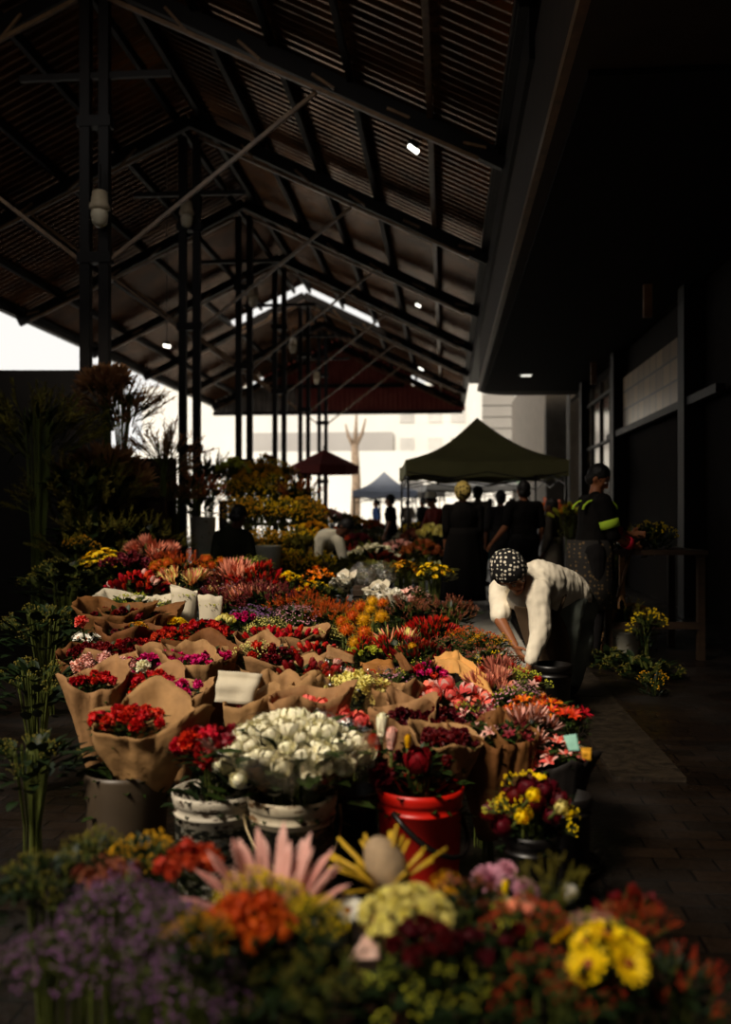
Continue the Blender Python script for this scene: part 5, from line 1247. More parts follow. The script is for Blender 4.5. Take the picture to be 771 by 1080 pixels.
def sleeve(px, py_t, py_b, w, Z, label, sd):
    b0 = P(px, py_b, Z); h = (py_b-py_t)*Z/F_PX; r = w*.5*Z/F_PX
    t = thing('paper_sleeve', label, 'bouquet', (b0.x, b0.y, 0))
    bm = bmesh.new(); rr = random.Random(sd); seg = 40; rows = []
    for i in range(13):
        v = i/12; row = []
        for k in range(seg):
            a = 2*PI*k/seg; n = noise.noise(Vector((math.cos(a)*1.6+sd, math.sin(a)*1.6, v*2.5)))
            rr_ = r*(.62+.42*v)*(1+.16*n); fl = 1-.5*max(0, (v-.7)/.3)
            row.append(bm.verts.new((rr_*math.cos(a)*1.05, rr_*math.sin(a)*.55*fl, b0.z-.25+(h+.25)*v+(.02*math.cos(a*1+sd)+.02*n)*v)))
        rows.append(row)
    for a, b in zip(rows, rows[1:]):
        for k in range(seg): bm.faces.new((a[k], a[(k+1) % seg], b[(k+1) % seg], b[k]))
    solid(obj('sleeve_paper', bm, WHITEP, t, True), .002)
    inst('stems', stems(M_STALK, 1), t, (0, 0, b0.z+.02), None, (r*.5, r*.4, b0.z))
    for k in range(7):
        a = k*2.4; inst('flower_spray', bloom('button', 'lime', k % 2), t, (r*.5*math.cos(a), r*.25*math.sin(a), b0.z+h-.07), None, .08)
    return t
sleeve(194, 621, 656, 27, 5.9, 'white paper sleeve of flowers with a pointed top, left one of the pair', 3)
sleeve(222, 631, 658, 26, 5.75, 'white paper sleeve of flowers with a folded top, right one of the pair', 8)
B('bouquet', 'white lace-edged paper bouquet with pale green filler behind the brown wraps', 'button', 'lime', 136, 628, 72, 18, 16, wrap=WHITEP, wlow=.03, wup=.0, cat='bouquet', h=.72)
B('bouquet', 'pale green filler in white paper just left of the white sleeves', 'spray', 'lime', 168, 634, 36, 16, 10, wrap=WHITEP, wlow=.05, wup=.0, cat='bouquet', h=.70)
B('flowers', 'red tulip-like alstroemeria band above the white lace paper', 'tulip', 'red', 142, 606, 66, 9.5, 40, h=.78, fm=M_DARKG, extra=[('tulip', 'palepink', 7, 10), ('tulip', 'scarlet', 8, 11)])
B('flowers', 'cream proteas with dark centres left of the purple heather', 'spider', 'salmon', 192, 602, 62, 26, 12, h=.78, fm=M_DARKG, col2='paleyellow')
B('flowers', 'orange plumes rising behind the cream proteas', 'plume', 'rust', 188, 588, 60, 26, 20, h=.83, fm=M_DARKG)
B('flowers', 'orange heather cushions along the back, left part', 'pin', 'rust', 172, 590, 30, 12, 7, h=.86, fm=M_DARKG)
B('flowers', 'orange pincushions along the back, right of the orange plumes', 'pin', 'rust', 222, 588, 40, 13, 9, h=.86, fm=M_DARKG)
B('flowers', 'bright yellow daisies in a broad mound at the left edge', 'daisy', 'yellow', 106, 578, 66, 8.5, 80, h=.86, fm=M_OLIVE, dome=.5, fol='fine')
B('flowers', 'leafy bush dotted yellow under the bright yellow daisies', 'button', 'olive', 90, 614, 60, 14, 22, h=.70, fm=M_GREEN, fol='leaf', dome=.8)
B('flowers', 'yellow flowers at the far left behind the daisy mound', 'button', 'gold', 82, 566, 34, 14, 12, h=.92, fm=M_DARKG)
B('flowers', 'peach proteas standing above the yellow daisies', 'protea', 'salmon', 112, 560, 44, 22, 7, h=.98, fm=M_DARKG, fol='blade')
B('flowers', 'pink king proteas behind the daisies, upright and spiky', 'protea', 'salmon', 158, 568, 50, 22, 6, h=.94, fm=M_DARKG, fol='blade')
B('flowers', 'dark plum blooms under the pink proteas', 'ruffle', 'plum', 130, 582, 50, 13, 12, h=.84, fm=M_DARKG)
B('flowers', 'pink fuzzy protea standing above the plum heather', 'protea', 'salmon', 243, 592, 44, 32, 5, h=.82, fm=M_DARKG)
B('flowers', 'scarlet spiky leucadendrons right of the fuzzy protea', 'spike', 'scarlet', 272, 600, 44, 24, 11, h=.80, fm=M_DARKG)
B('flowers', 'salmon feathery proteas below the scarlet spikes', 'spider', 'salmon', 266, 614, 54, 26, 10, h=.76, fm=M_DARKG, col2='heather')
B('flowers', 'dark rosy plumes in the middle of the left bank', 'plume', 'plum', 286, 618, 60, 26, 22, h=.75, fm=M_DARKG)
B('flowers', 'purple brown heather left of centre, above the yellow rosebuds', 'plume', 'plum', 238, 620, 70, 26, 26, h=.72, fm=M_DARKG, extra=[('spray', 'mauve', 6, 20)])
B('flowers', 'dim violet sprigs in front of the purple brown heather', 'spray', 'purple', 268, 640, 64, 20, 20, h=.69, fm=M_DARKG)
B('flowers', 'pale yellow rosebuds right of the white sleeves', 'rose', 'paleyellow', 238, 650, 22, 10, 5, fm=M_GREEN)
B('flowers', 'magenta and plum buds in the shade behind the yellow rosebuds', 'ruffle', 'magenta', 256, 645, 26, 8, 8, fm=M_DARKG)
B('flowers', 'pale green lace filler in a band behind the red rose wraps, left part', 'spray', 'paleyellow', 282, 652, 52, 15, 24, fm=M_OLIVE, fol='fine')
B('flowers', 'pale green lace filler in a band behind the red rose wraps, right part', 'spray', 'paleyellow', 338, 660, 46, 15, 20, fm=M_OLIVE, fol='fine')
B('flowers', 'mauve and white small sprigs above the lace filler', 'spray', 'mauve', 308, 640, 66, 17, 26, fm=M_DARKG, h=.69)
B('flowers', 'burnt orange heather sweeping across the middle, upper left part', 'plume', 'rust', 320, 628, 64, 22, 34, fm=M_OLIVE, h=.70)
B('flowers', 'burnt orange heather sweeping across the middle, lower right part', 'plume', 'rust', 352, 640, 54, 22, 30, fm=M_OLIVE, h=.68)
for px, py, bw, c, lb in ((380, 636, 18, 'rust', 'orange pincushion, leftmost of the back group of round heads'), (393, 631, 16, 'gold', 'gold pincushion at the top of the back group of round heads'), (383, 650, 20, 'gold', 'mustard pincushion at the lower left of the back group'),
        (401, 647, 20, 'gold', 'mustard pincushion in the middle, lower right of the back group'), (403, 633, 15, 'rust', 'orange pincushion, rightmost of the back group of round heads'), (366, 660, 22, 'rust', 'orange pincushion, leftmost of the front group of round heads'), (374, 674, 19, 'gold', 'mustard pincushion, lowest of the front group'),
        (384, 663, 21, 'rust', 'orange pincushion in the middle of the front group'), (372, 646, 18, 'rust', 'orange pincushion between the two groups of round heads'), (360, 652, 16, 'rust', 'orange pincushion touching the burnt orange heather'), (390, 640, 15, 'gold', 'gold pincushion squeezed between its neighbours in the back group')):
    single('pincushion', lb, 'pin', c, px, py, bw, dep(hp(py), py)-.1, 'pincushion_head', (R.uniform(-.2, .2), -.3, 1), ln=.7, v=0)
B('flowers', 'cream spiky protea head right of the mustard pincushions', 'spider', 'salmon', 424, 660, 34, 32, 3, fm=M_GREEN, col2='paleyellow')
B('flowers', 'red pointed leucadendrons in a dense patch, right half', 'spike', 'scarlet', 456, 655, 58, 24, 20, fm=M_DARKG)
B('flowers', 'red pointed leucadendrons left half, among green tips', 'spike', 'red', 416, 674, 60, 24, 18, fm=M_DARKG, extra=[('button', 'lime', 3, 16)])
B('flowers', 'yellow green rosette flowers between the leucadendrons and the kraft flap', 'ruffle', 'lime', 384, 680, 34, 9, 9, fm=M_GREEN, extra=[('spike', 'red', 5, 18)])
B('flowers', 'dark red leucadendron tips below the dense patch', 'spike', 'darkred', 446, 680, 60, 22, 16, fm=M_DARKG, extra=[('button', 'lime', 3, 16), ('pin', 'gold', 1, 9)])
B('flowers', 'brown pink heather in a wide mound left of the long black dress, left part', 'plume', 'heather', 428, 632, 56, 18, 30, fm=M_DARKG, h=.70)
B('flowers', 'brown pink heather mound, right part beside the bending woman', 'plume', 'heather', 474, 634, 62, 18, 34, fm=M_DARKG, h=.69)
B('flowers', 'ochre and orange buds at the right slope below the heather mound', 'button', 'rust', 494, 664, 50, 17, 18, fm=M_DARKG, extra=[('pin', 'gold', 2, 10)])
B('flowers', 'small olive and orange sprigs next to the bright reflection on the wet floor', 'button', 'gold', 516, 668, 44, 16, 14, fm=M_DARKG, extra=[('button', 'rust', 5, 15)])
B('flowers', 'brown sprigs on the slope above the ochre flap', 'spray', 'heather', 474, 672, 48, 17, 16, fm=M_DARKG)
B('flowers', 'pale pink star lilies at the top of the heather mound', 'lily', 'palepink', 438, 618, 32, 12, 8, fm=M_OLIVE, h=.76)
B('flowers', 'orange lilies in the middle distance left of the clear bags', 'lily', 'orange', 336, 598, 34, 11, 14, h=.82, fm=M_DARKG)
B('flowers', 'bright yellow chrysanthemums in the middle distance, left clump', 'mum', 'yellow', 304, 603, 34, 9, 14, h=.80, fm=M_GREEN)
B('flowers', 'bright yellow chrysanthemums in the middle distance, right clump above dark leaves', 'mum', 'yellow', 330, 612, 36, 8, 14, h=.77, fm=M_DARKG)
B('flowers', 'dark leafy stems right of the yellow chrysanthemums', 'button', 'olive', 342, 616, 34, 12, 8, h=.75, fm=M_DARKG)
B('flowers', 'lemon chrysanthemum bank in the middle distance, left half', 'daisy', 'gold', 428, 590, 42, 7, 36, h=.86, fm=M_OLIVE)
B('flowers', 'lemon chrysanthemum bank in the middle distance, right half beside the woman in black', 'daisy', 'yellow', 458, 592, 44, 7, 36, h=.85, fm=M_OLIVE)
B('flowers', 'olive foliage left of the lemon chrysanthemum bank', 'button', 'olive', 398, 592, 40, 12, 14, h=.85, fm=M_OLIVE)
for px, py, w, lb in ((362, 606, 26, 'crumpled white plastic wrap beside the clear bag'), (396, 618, 30, 'low white plastic wrap in front of the clear bag'), (414, 622, 24, 'white plastic wrap corner left of the star lilies')):
    B('bouquet', lb, 'ruffle', 'white', px, py, w, 10, 6, h=.74, wrap=WHITEP, wlow=.0, wup=.02, wr=.95, wlen=.15, cat='bouquet', wpts=2)
for px, py, w, lb in ((403, 602, 30, 'inflated clear plastic bag catching the light, right one'), (382, 604, 30, 'inflated clear plastic bag catching the light, left one')):
    T = PH(px, py+14, .72); Z = (T-Vector((0, 0, CH))).dot(FW); r = w*.5*Z/F_PX; bm = bmesh.new(); ball(bm, (0, 0, r*.8), r, 16, 12, (1, .8, .9)); o = obj('clear_bag', bm, CELLO, None, True); o.location = (T.x, T.y, T.z)
    for v in o.data.vertices: v.co += v.normal*.03*noise.noise(v.co*12+Vector((px, 0, 0)))
    tag(o, lb, 'bag')
B('flowers', 'hazy plastic-topped greens behind the purple heather', 'spray', 'lime', 262, 585, 50, 14, 14, h=.88, fm=M_OLIVE)
for i, (px, py, w, lb) in enumerate(((62, 590, 90, 'dark leafy stems outside the left edge of the daisy mound'), (40, 640, 100, 'dark leafy stems at far left level with the brown wraps'), (30, 700, 110, 'dark leafy stems at far left level with the hyacinths'), (25, 780, 110, 'dark leafy stems at far left beside the grey bucket'))):
    B('flowers', lb, 'button', 'olive', px, py, w, 20, 16, fm=M_DARKG)
# ------------------------------------------------------------------ green mound of daisies on tiered stands, left of the centre
WOOD = mat('dark_wood', c_(58, 42, 28), .7, .35, 5, bump=.2, stretch=(1, 1, 6)); WOODL = mat('pale_wood', c_(150, 108, 66), .6, .3, 5, bump=.2, stretch=(1, 1, 6))
def stand(label, px0, px1, z, h, d=.5, m=WOOD):
    a, b = PG(px0, z), PG(px1, z); w_ = (b-a).length; c = (a+b)*.5
    t = thing('display_stand', label, 'stand', c, TH)
    bm = bmesh.new(); box(bm, (0, d/2, h-.02), (w_, d, .04)); obj('shelf_board', bm, m, t)
    for sx in (-1, 1):
        for sy in (.04, d-.04):
            bm = bmesh.new(); box(bm, (sx*(w_/2-.04), sy, (h-.04)/2), (.06, .06, h-.04)); obj('leg', bm, m, t)
    bm = bmesh.new(); box(bm, (0, .02, h*.45), (w_-.08, .02, .09)); obj('crossbar', bm, m, t)
    return t
for i, (z, h, x0, x1) in enumerate(((12.6, .42, 262, 352), (13.2, .78, 238, 346), (13.8, 1.12, 232, 336), (14.4, 1.46, 230, 318))):
    stand(('lowest', 'second', 'third', 'topmost')[i]+' dark wooden step of the tiered stand under the green daisy mound', x0, x1, z, h, .5)
rr = random.Random(77)
GRP = 'leafy bunches with small yellow daisies on the tiered mound'
def tall(name, label, kind, col, px, z, top, base, wm, bs, n, fm=M_OLIVE, fol='leaf', cat='flowers', group=None, extra=None, dome=.5, stuff=False):
    # a bunch placed by column, depth and its top height, standing on a shelf at height base
    T = PG(px, z, base); g = thing(name, label, cat, T, 0, group); r_ = random.Random(int(px*13+z*7+top*31)); ht = top-base
    bl = [(kind, col, n, bs)]+(extra or []); tot = sum(b[2] for b in bl); i = 0; order = list(range(tot)); r_.shuffle(order)
    for k_, c_1, nn, sz in bl:
        for _ in range(nn):
            j = order[i]; i += 1; q = math.sqrt((j+.5)/tot); a = j*2.4
            d = Vector((math.cos(a)*q, math.sin(a)*q, 1.0-.4*q))+rdir(r_, -1, 1)*.2
            inst(PART[k_], bloom(k_, c_1, r_.randrange(2)), g, (math.cos(a)*q*wm, math.sin(a)*q*wm*.7, ht-dome*wm*q*q+r_.uniform(-.3, .2)*sz-.4*sz), d.to_track_quat('Z', 'Y'), sz)
    inst('foliage', foliage(fol, fm, r_.randrange(3)), g, (0, 0, ht-.02), Quaternion((0, 0, 1), r_.uniform(0, 6)), (wm*1.05, wm*.8, min(max(.2, ht*.55), .4)))
    inst('stems', stems(M_STALK, 0), g, (0, 0, ht-.04), None, (wm*.5, wm*.4, max(.05, ht-.045)))
    return g
steps = [(12.35, 0.0, .74, 262, 345, 6), (12.85, .42, 1.02, 262, 345, 7), (13.45, .78, 1.42, 240, 338, 8), (14.05, 1.12, 1.78, 236, 328, 8), (14.65, 1.46, 2.08, 236, 306, 6)]
for si, (z, b, top, x0, x1, n) in enumerate(steps):
    for k in range(n):
        px = x0+(x1-x0)*(k+.5)/n+rr.uniform(-2, 2); tp = top+rr.uniform(-.05, .05)-.2*max(0, (px-285)/50)*(si > 2)
        tall('flowers', 'leafy green bunch dotted with small yellow daisies on the tiered mound before the columns', 'button', 'gold' if rr.random() < .75 else 'yellow', px, z, max(tp, b+.35), b+.001, .13*13/12*(x1-x0)/n/13, .24, 11,
             fm=M_OLIVE if si != 1 else M_GREEN, group=GRP, fol='leaf', dome=.9)
tall('flowers', 'yellow flowering top bunch hanging over the right shoulder of the mound', 'ruffle', 'gold', 276, 14.3, 2.02, 1.47, .40, .10, 26, fol='fine')
tall('flowers', 'pale yellow-green bunch crowning the left shoulder of the mound', 'ruffle', 'lime', 246, 14.3, 2.08, 1.47, .24, .11, 14, fol='fine')
tall('flowers', 'dark round dried heads against the bright gap above the mound', 'pin', 'brown', 283, 15.2, 2.2, 0.0, .14, .12, 6, fm=M_DARKG)
tall('flowers', 'dark leafy bunch between the columns and the mound', 'plume', 'olive', 220, 14.6, 2.05, 0, .3, .4, 14, fm=M_DARKG)
tall('flowers', 'dark feathery bunch right of the mound below the parasol', 'plume', 'brown', 314, 13.9, 1.72, 0, .22, .35, 12, fm=M_DARKG)
for k, (px, z, top, c, lb) in enumerate(((330, 14.5, 1.45, 'rust', 'rust and green bunch under the parasol pole, left one'), (346, 15.5, 1.35, 'palepink', 'pinkish bunch under the parasol pole, right one'), (362, 16.5, 1.25, 'olive', 'olive bunch behind the stooping man'),
        (376, 17.5, 1.2, 'gold', 'yellowish bunch left of the standing profile figure'), (392, 18.5, 1.12, 'rust', 'reddish bunch just left of the standing profile figure'), (330, 13.0, 1.15, 'gold', 'yellow and green bunch left of the stooping man'),
        (318, 12.6, .98, 'olive', 'dark green bunch at the foot of the mound'), (352, 14.2, 1.02, 'brick', 'brick red bunch behind the stooping man'), (378, 15.0, .95, 'plum', 'plum coloured bunch right of the stooping man'))):
    tall('flowers', lb, 'ruffle', c, px, z, top, 0, .2, .10, 16, fm=M_DARKG if k % 2 else M_OLIVE)
# low far rows between the people
for k, (px, z, top, w_, c, lb) in enumerate(((392, 13.2, .84, .38, 'cream', 'cream paper-wrapped flowers on the low row right of the stooping man'), (420, 14.5, .86, .34, 'palepink', 'pale pink row behind the lemon bank, in front of the profile figure'), (445, 14.0, .86, .3, 'brown', 'brownish wrapped flowers beside the black dress'),
        (440, 15.2, 1.0, .28, 'heather', 'dusky pink wrapped flowers before the white-capped person'), (456, 14.6, 1.08, .2, 'paleyellow', 'pale round bunch handled by the white-capped person'), (400, 12.0, .78, .36, 'brick', 'dark red row behind the olive foliage'),
        (376, 11.6, .74, .34, 'olive', 'dark green row below the stooping man'), (430, 17.5, .9, .4, 'cream', 'cream and white flowers at the far stall left of the black dress'), (402, 21, 1.0, .5, 'white', 'white flowers on the far stall behind the profile figure'),
        (440, 22, 1.05, .45, 'yellow', 'yellow flowers on the far stall under the tent edge'), (580, 12.6, 1.42, .18, 'salmon', 'salmon and orange bunch held high right of the man in T-shirt'), (600, 12.0, 1.36, .2, 'lime', 'pale green and cream bunch behind the worker'))):
    if px >= 580:
        tall('flowers', lb, 'tulip', c, px, z, top, 0, w_, .10, 14, extra=[('ruffle', 'orange' if px == 580 else 'gold', 6, .1)])
    else: tall('flowers', lb, 'ruffle', c, px, z, top, 0, w_, .11, 26, fm=M_DARKG if k % 2 else M_OLIVE)
bk_w = bucket('bucket', 'tall white plastic bucket left of the hunched person', 214, 545, 27, .62, WHB, z=12.2, rings=False, taper=.88, base=.6)
t = stand('dark bench carrying the tall white bucket', 196, 232, 12.0, .6)
bk_x = bucket('bucket', 'low pale trough at the foot of the green mound', 282, 572, 30, .3, WHB, z=12.15, rings=False, base=.55)
t = stand('low dark bench under the pale trough', 266, 300, 11.95, .55)
# ------------------------------------------------------------------ dried-flower stand at the left
stand('dark table edge of the dried flower stand, nearer level', 40, 150, 10.2, .95, .6)
stand('tall back shelf of the dried flower stand', 70, 175, 11.0, 1.45, .5)
tall('flowers', 'tall dark dried bouquet reaching up beside the leftmost column', 'plume', 'tan', 128, 11.1, 2.72, 1.46, .36, .42, 26, fm=mat('dry_leaf', c_(70, 48, 26), .8, .3, 8), fol='blade')
tall('flowers', 'fan of dried king protea heads highest at the left, against the roof', 'protea', 'tan', 112, 11.1, 3.02, 1.46, .20, .32, 7, fm=MATS['dry_leaf'], fol='blade')
tall('flowers', 'spiky dried bouquet spread wide below the tall ones at left', 'spider', 'tan', 112, 10.4, 1.98, .96, .42, .34, 16, fm=MATS['dry_leaf'], fol='blade')
tall('flowers', 'dried leaf bundle slanting right, its feathery tips against the bright gap', 'plume', 'tan', 172, 11.2, 2.15, 1.46, .22, .5, 12, fm=MATS['dry_leaf'], fol='blade')
tall('flowers', 'tan grass-like dried bundle on the shelf left of the white bucket', 'plume', 'tan', 183, 11.6, 1.62, 0, .26, .26, 20, fm=M_DARKG, fol='fine')
tall('flowers', 'dark bushy dried bouquet low at the far left', 'plume', 'olive', 84, 9.8, 1.75, 0, .5, .4, 26, fm=M_DARKG, fol='leaf')
stand('low dark stand under the inflated clear bags', 372, 412, 7.0, .70, .5)
tall('flowers', 'dark foliage at the left below the dried flower table', 'plume', 'olive', 100, 9.4, 1.22, 0, .45, .35, 20, fm=M_DARKG, fol='leaf')
tall('flowers', 'dark foliage below the shelf, right of the left one', 'plume', 'olive', 150, 9.7, 1.15, 0, .4, .3, 18, fm=M_DARKG, fol='leaf')
tall('flowers', 'tall dark dried stalks outside the left edge', 'plume', 'olive', 40, 9.6, 2.4, 0, .45, .5, 22, fm=M_DARKG, fol='blade')
tall('flowers', 'dark brushwood bouquet between dried table and second column', 'plume', 'brown', 205, 13.3, 1.75, 0, .3, .35, 16, fm=M_DARKG)
for px, py, z, w_, lb in ((150, 500, 10.9, 38, 'dull pewter bowl on the dried flower shelf'), (142, 480, 11.1, 22, 'stack of pale pots beside the pewter bowl')):
    T = P(px, py+6, z); T.z = 1.452; r = w_*.5*z/F_PX; o = None; bm = bmesh.new(); lathe(bm, [(r*.4, .0), (r*.5, .01), (r*.9, .08), (r, .12), (r*.95, .12), (r*.8, .05), (.0, .02)], 24); o = obj('bowl', bm, mat('pewter', c_(120, 110, 92), .4, .3, 8), None, True); o.location = T; tag(o, lb, 'bowl')
for i, (px, z, h, m, lb) in enumerate(((147, 9.9, .5, (96, 70, 48), 'narrow brown box standing under the dried flower shelf'), (160, 9.9, .62, (64, 84, 60), 'greenish box standing beside the narrow brown one'))):
    T = PG(px, z); t = thing('storage_box', lb, 'box', T, TH); bm = bmesh.new(); box(bm, (0, 0, h/2+.0), (.16, .2, h)); obj('box_body', bm, mat('box_%d' % i, c_(*m), .7), t); bm = bmesh.new(); box(bm, (0, 0, h+.01), (.18, .22, .02)); obj('lid', bm, mat('box_%d' % i, (0, 0, 0)), t)
# ------------------------------------------------------------------ tents and parasol
TENTG = mat('olive_canvas', c_(165, 158, 104), .8, .12, 2, bump=.15); POLE = mat('tent_pole', c_(70, 66, 60), .4, .2, 5)
def tent(label, px0, px1, zf, depth, zeave, zpeak, m, val=.22, yaw=0.0, legs=True):
    a, b = PG(px0, zf), PG(px1, zf); w_ = (b-a).length; t = thing('market_tent', label, 'tent', (a+b)*.5, TH+yaw)
    cs = [(-w_/2, 0), (w_/2, 0), (w_/2, depth), (-w_/2, depth)]; pk = Vector((0, depth/2, zpeak)); bm = bmesh.new(); N_ = 10
    for i in range(4):
        A = Vector((*cs[i], zeave)); B_ = Vector((*cs[(i+1) % 4], zeave)); rows = []
        for j in range(N_+1):
            v = j/N_; row = []
            for k in range(N_+1):
                u_ = k/N_; base = A*(1-u_)+B_*u_; base.z -= .05*math.sin(PI*u_)
                p = base*(1-v)+pk*v; p.z -= .32*(zpeak-zeave)*math.sin(PI*v)*.9*(1 if v < 1 else 0)*(.6+.4*abs(2*u_-1)*0); row.append(bm.verts.new(p))
            rows.append(row)
        for r0, r1 in zip(rows, rows[1:]):
            for k in range(N_): bm.faces.new((r0[k], r0[k+1], r1[k+1], r1[k]))
    bmesh.ops.remove_doubles(bm, verts=bm.verts, dist=.002); solid(obj('canopy', bm, m, t, True), .004)
    for i in range(4):
        A = Vector((*cs[i], zeave)); B_ = Vector((*cs[(i+1) % 4], zeave)); bm = bmesh.new(); top = []; bot = []
        for k in range(13):
            u_ = k/12; p = A*(1-u_)+B_*u_; p.z -= .05*math.sin(PI*u_); top.append(bm.verts.new(p)); q = p.copy(); q.z -= val*(1+.12*math.cos(u_*PI*6)); bot.append(bm.verts.new(q))
        for k in range(12): bm.faces.new((top[k], top[k+1], bot[k+1], bot[k]))
        solid(obj('valance', bm, m, t), .004)
    for x, y in cs:
        bm = bmesh.new(); s_ = 1-.03; box(bm, (x*s_, y*.97+.03, zeave/2-.02), (.04, .04, zeave-.05)); obj('leg', bm, POLE, t)
    for i in range(4):
        A = Vector((*cs[i], zeave-.28))*.98; B_ = Vector((*cs[(i+1) % 4], zeave-.28))*.98; A.z = B_.z = zeave-.3; M_ = (A+B_)*.5
        bm = bmesh.new()
        for P0, P1, z0, z1 in ((A, M_, .1, -.12), (M_, B_, -.12, .1), (A, M_, -.12, .1), (M_, B_, .1, -.12)): beam(bm, P0+Vector((0, 0, z0)), P1+Vector((0, 0, z1)), .02, .02)
        obj('scissor_frame', bm, POLE, t)
    return t
tent('olive green market tent with a pointed peak, middle right', 428, 600, 15.6, 2.9, 2.14, 2.98, TENTG, .24)
tent('far pale blue-grey tent with a pointed peak between the parasol and the green tent', 372, 440, 33, 2.8, 2.02, 2.75, mat('blue_white_canvas', c_(170, 180, 200), .8, .1, 2), .2)
tent('far dark-edged tent behind the profile figure', 400, 470, 42, 3, 2.2, 2.9, mat('grey_canvas', c_(140, 136, 130), .8, .1, 2), .2)
tent('far white tent seen under the green one', 450, 560, 30, 3, 2.15, 2.7, mat('white_canvas', c_(225, 222, 214), .8, .05, 2), .15)
tent('far pale green tent at the alley end under the green one', 520, 590, 38, 3, 2.5, 3.2, mat('pale_green_canvas', c_(150, 176, 150), .8, .05, 2), .2)
c = PG(342, 23.5); t = thing('parasol', 'dark red market parasol with a pale pole, in front of the white facade', 'parasol', c)
RC = mat('dark_red_canvas', c_(112, 40, 32), .8, .15, 2); bm = bmesh.new(); n = 8; R_ = .86; zt = 2.83; zb = 2.42
pk = bm.verts.new((0, 0, zt)); r1 = [bm.verts.new((R_*.5*math.cos(2*PI*k/n), R_*.5*math.sin(2*PI*k/n), zb+.20)) for k in range(n)]; r2 = [bm.verts.new((R_*math.cos(2*PI*k/n), R_*math.sin(2*PI*k/n), zb)) for k in range(n)]; r3 = [bm.verts.new((R_*.99*math.cos(2*PI*k/n), R_*.99*math.sin(2*PI*k/n), zb-.2)) for k in range(n)]
for k in range(n):
    j = (k+1) % n; bm.faces.new((pk, r1[k], r1[j])); bm.faces.new((r1[k], r2[k], r2[j], r1[j])); bm.faces.new((r2[k], r3[k], r3[j], r2[j]))
solid(obj('canopy', bm, RC, t), .004)
bm = bmesh.new(); tube(bm, [(0, 0, .03), (0, 0, zt+.05)], .025, 10); ball(bm, (0, 0, zt+.06), .035); obj('pole', bm, POLE, t, True)
for k in range(n):
    a = 2*PI*k/n; bm = bmesh.new(); beam(bm, (0, 0, zb-.15), (R_*.55*math.cos(a), R_*.55*math.sin(a), zb+.1), .015, .015); obj('rib', bm, POLE, t)
bm = bmesh.new(); lathe(bm, [(.0, 0), (.24, 0), (.24, .06), (.05, .1), (.03, .12)], 20); obj('base', bm, BLK, t)
# far stalls: tables of goods seen blurred under the tents
for k, (px, z, w_, c, lb) in enumerate(((366, 27, 1.6, (220, 60, 40), 'red-covered table far off, left of the blue-grey tent'), (392, 33, 1.8, (235, 225, 205), 'white table under the blue-grey tent'), (420, 27, 1.5, (225, 170, 40), 'orange-yellow covered table far off beside the profile figure'), (460, 24, 1.4, (235, 230, 220), 'white table behind the white-capped person'), (536, 22, 1.2, (40, 110, 120), 'teal crate table in the bright gap'), (512, 36, 1.6, (90, 120, 190), 'blue-covered table at the end of the bright gap'))):
    t = thing('market_table', lb, 'table', PG(px, z), TH); bm = bmesh.new(); box(bm, (0, 0, .83), (w_, .8, .03)); obj('table_top', bm, WOOD, t)
    bm = bmesh.new(); box(bm, (0, -.41, .5), (w_, .02, .62)); obj('table_cover', bm, mat('cover_%d' % k, c_(*c), .8, .1), t)
    for sx in (-1, 1):
        for sy in (-1, 1): bm = bmesh.new(); box(bm, (sx*(w_/2-.05), sy*.36, .41), (.05, .05, .82)); obj('leg', bm, WOOD, t)
# bare tree by the grey building
t = thing('bare_tree', 'bare pollarded tree trunk against the white facade, above the parasol', 'tree', PG(374, 52)); bm = bmesh.new()
tube(bm, [(0, 0, 0), (.1, 0, 3), (0, 0, 5)], [.3, .24, .2], 8); obj('trunk', bm, mat('pale_bark', c_(150, 130, 110), .8, .3, 4), t, True)
for dx, dz in ((-.5, 1.3), (.6, 1.6), (.1, 1.9)):
    bm = bmesh.new(); tube(bm, [(0, 0, 4.8), (dx*.7, 0, 4.8+dz*.5), (dx, .1, 4.8+dz)], [.16, .1, .05], 6); obj('branch', bm, MATS['pale_bark'], t, True)
# ------------------------------------------------------------------ right-hand stall
t = thing('stall_table', 'rough wooden stall table at the right wall piled with flowers', 'table', PG(676, 8.6), TH)
bm = bmesh.new(); box(bm, (0, 0, .93), (.9, .9, .04)); obj('table_top', bm, WOOD, t)
for sx in (-1, 1):
    for sy in (-1, 1): bm = bmesh.new(); box(bm, (sx*.4, sy*.4, .455), (.06, .06, .91)); obj('leg', bm, WOOD, t)
bm = bmesh.new(); box(bm, (0, -.42, .3), (.76, .03, .06)); obj('crossbar', bm, WOOD, t)
bk = bucket('bucket', 'dirty cream bucket of dark foliage by the right-hand stall', 656, 648, 37, .28, WHB, z=8.35, taper=.9)
bk.location.z = 0
p = Vector(bk.location)
tall('flowers', 'dark green foliage filling the dirty cream bucket', 'plume', 'olive', 656, 8.35, .48, .02, .17, .14, 12, fm=M_DARKG, fol='leaf')
tall('flowers', 'small yellow flowers hanging right of the cream bucket', 'button', 'yellow', 682, 8.0, .42, 0, .1, .16, 6, fm=M_DARKG)
tall('flowers', 'yellow-flecked greenery on the right-hand stall table', 'button', 'yellow', 690, 8.5, 1.18, .952, .15, .16, 7, fm=M_DARKG)
tall('flowers', 'dark leafy bundle on the right-hand stall in front of the worker', 'plume', 'olive', 664, 8.5, 1.14, .952, .22, .16, 10, fm=M_DARKG)
tall('flowers', 'silvery bundle between the worker and the stall, catching the light', 'spray', 'white', 648, 9.2, .98, 0, .1, .14, 8, fm=M_DARKG)
t = thing('cardboard_box', 'open tan cardboard box under the right-hand stall', 'box', PG(652, 9.0), TH); bm = bmesh.new()
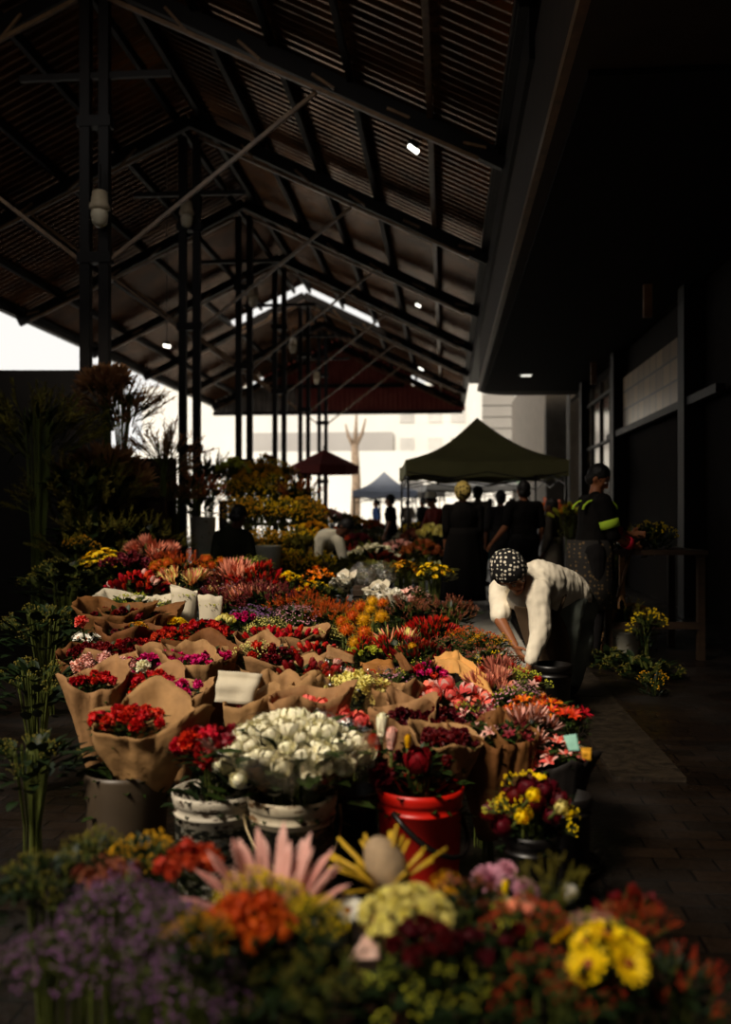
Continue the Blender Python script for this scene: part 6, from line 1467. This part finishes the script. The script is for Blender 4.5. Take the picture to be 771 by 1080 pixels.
for c, s_ in (((0, -.17, .21), (.44, .01, .38)), ((0, .17, .21), (.44, .01, .38)), ((-.22, 0, .21), (.01, .34, .38)), ((.22, 0, .21), (.01, .34, .38)), ((0, 0, .02), (.44, .34, .01))): box(bm, c, s_)
obj('box_body', bm, mat('cardboard', c_(150, 112, 72), .8, .15, 5), t); bm = bmesh.new(); beam(bm, (-.22, -.17, .4), (-.22, -.29, .32), .01, .3); box(bm, (0, -.24, .36), (.42, .13, .008), Matrix.Rotation(.6, 3, 'X')); obj('flap', bm, MATS['cardboard'], t)
t = thing('broom', 'wooden broom leaning against the right-hand stall', 'broom', PG(634, 8.3)); a = Vector((0, 0, .02)); b = P(668, 572, 8.3)-Vector(t.location); bm = bmesh.new(); tube(bm, [a+(b-a)*.12, b], .013, 8); obj('handle', bm, WOODL, t, True)
bm = bmesh.new(); d_ = (b-a).normalized(); cap(bm, a+d_*.02, a+d_*.16, .06, .025, 12, .5); obj('bristles', bm, mat('bristle', c_(90, 60, 34), .8, .3, 40, bump=.5), t)
t = thing('wooden_post', 'pale wooden post standing behind the cream bucket', 'post', PG(656, 8.9)); bm = bmesh.new(); box(bm, (0, 0, .46), (.05, .05, .92)); obj('post_body', bm, WOODL, t); bm = bmesh.new(); box(bm, (0, 0, .02), (.2, .2, .04)); obj('foot', bm, WOODL, t)
for i, (px, z, lb) in enumerate(((640, 7.9, 'clump of fallen leaves and stalks on the paving left of the cream bucket'), (668, 7.6, 'litter of cut stems and leaves in front of the cream bucket'), (688, 7.3, 'scattered cut greenery at the right edge of the paving'), (690, 6.6, 'small yellow flowered scrap lying at the right edge of the paving'))):
    tall('cut_greenery', lb, 'button', 'olive' if i < 3 else 'gold', px, z, .16, 0, .24 if i < 3 else .08, .12, 8 if i < 3 else 3, fm=M_DARKG, fol='leaf', cat='greenery')
bk = bucket('bucket', 'black bucket on the paving in front of the bending woman', 582, 697, 42, .36, BLK, z=5.75)
c = PG(600, 3.45, .012); bm = bmesh.new(); tube(bm, [Vector((.12*math.cos(2*PI*k/24), .12*math.sin(2*PI*k/24), 0)) for k in range(25)], .008, 6, False); o = obj('wire_ring', bm, BLK); o.location = c; tag(o, 'dim ring lying on the dark paving beside the front flowers', 'ring')
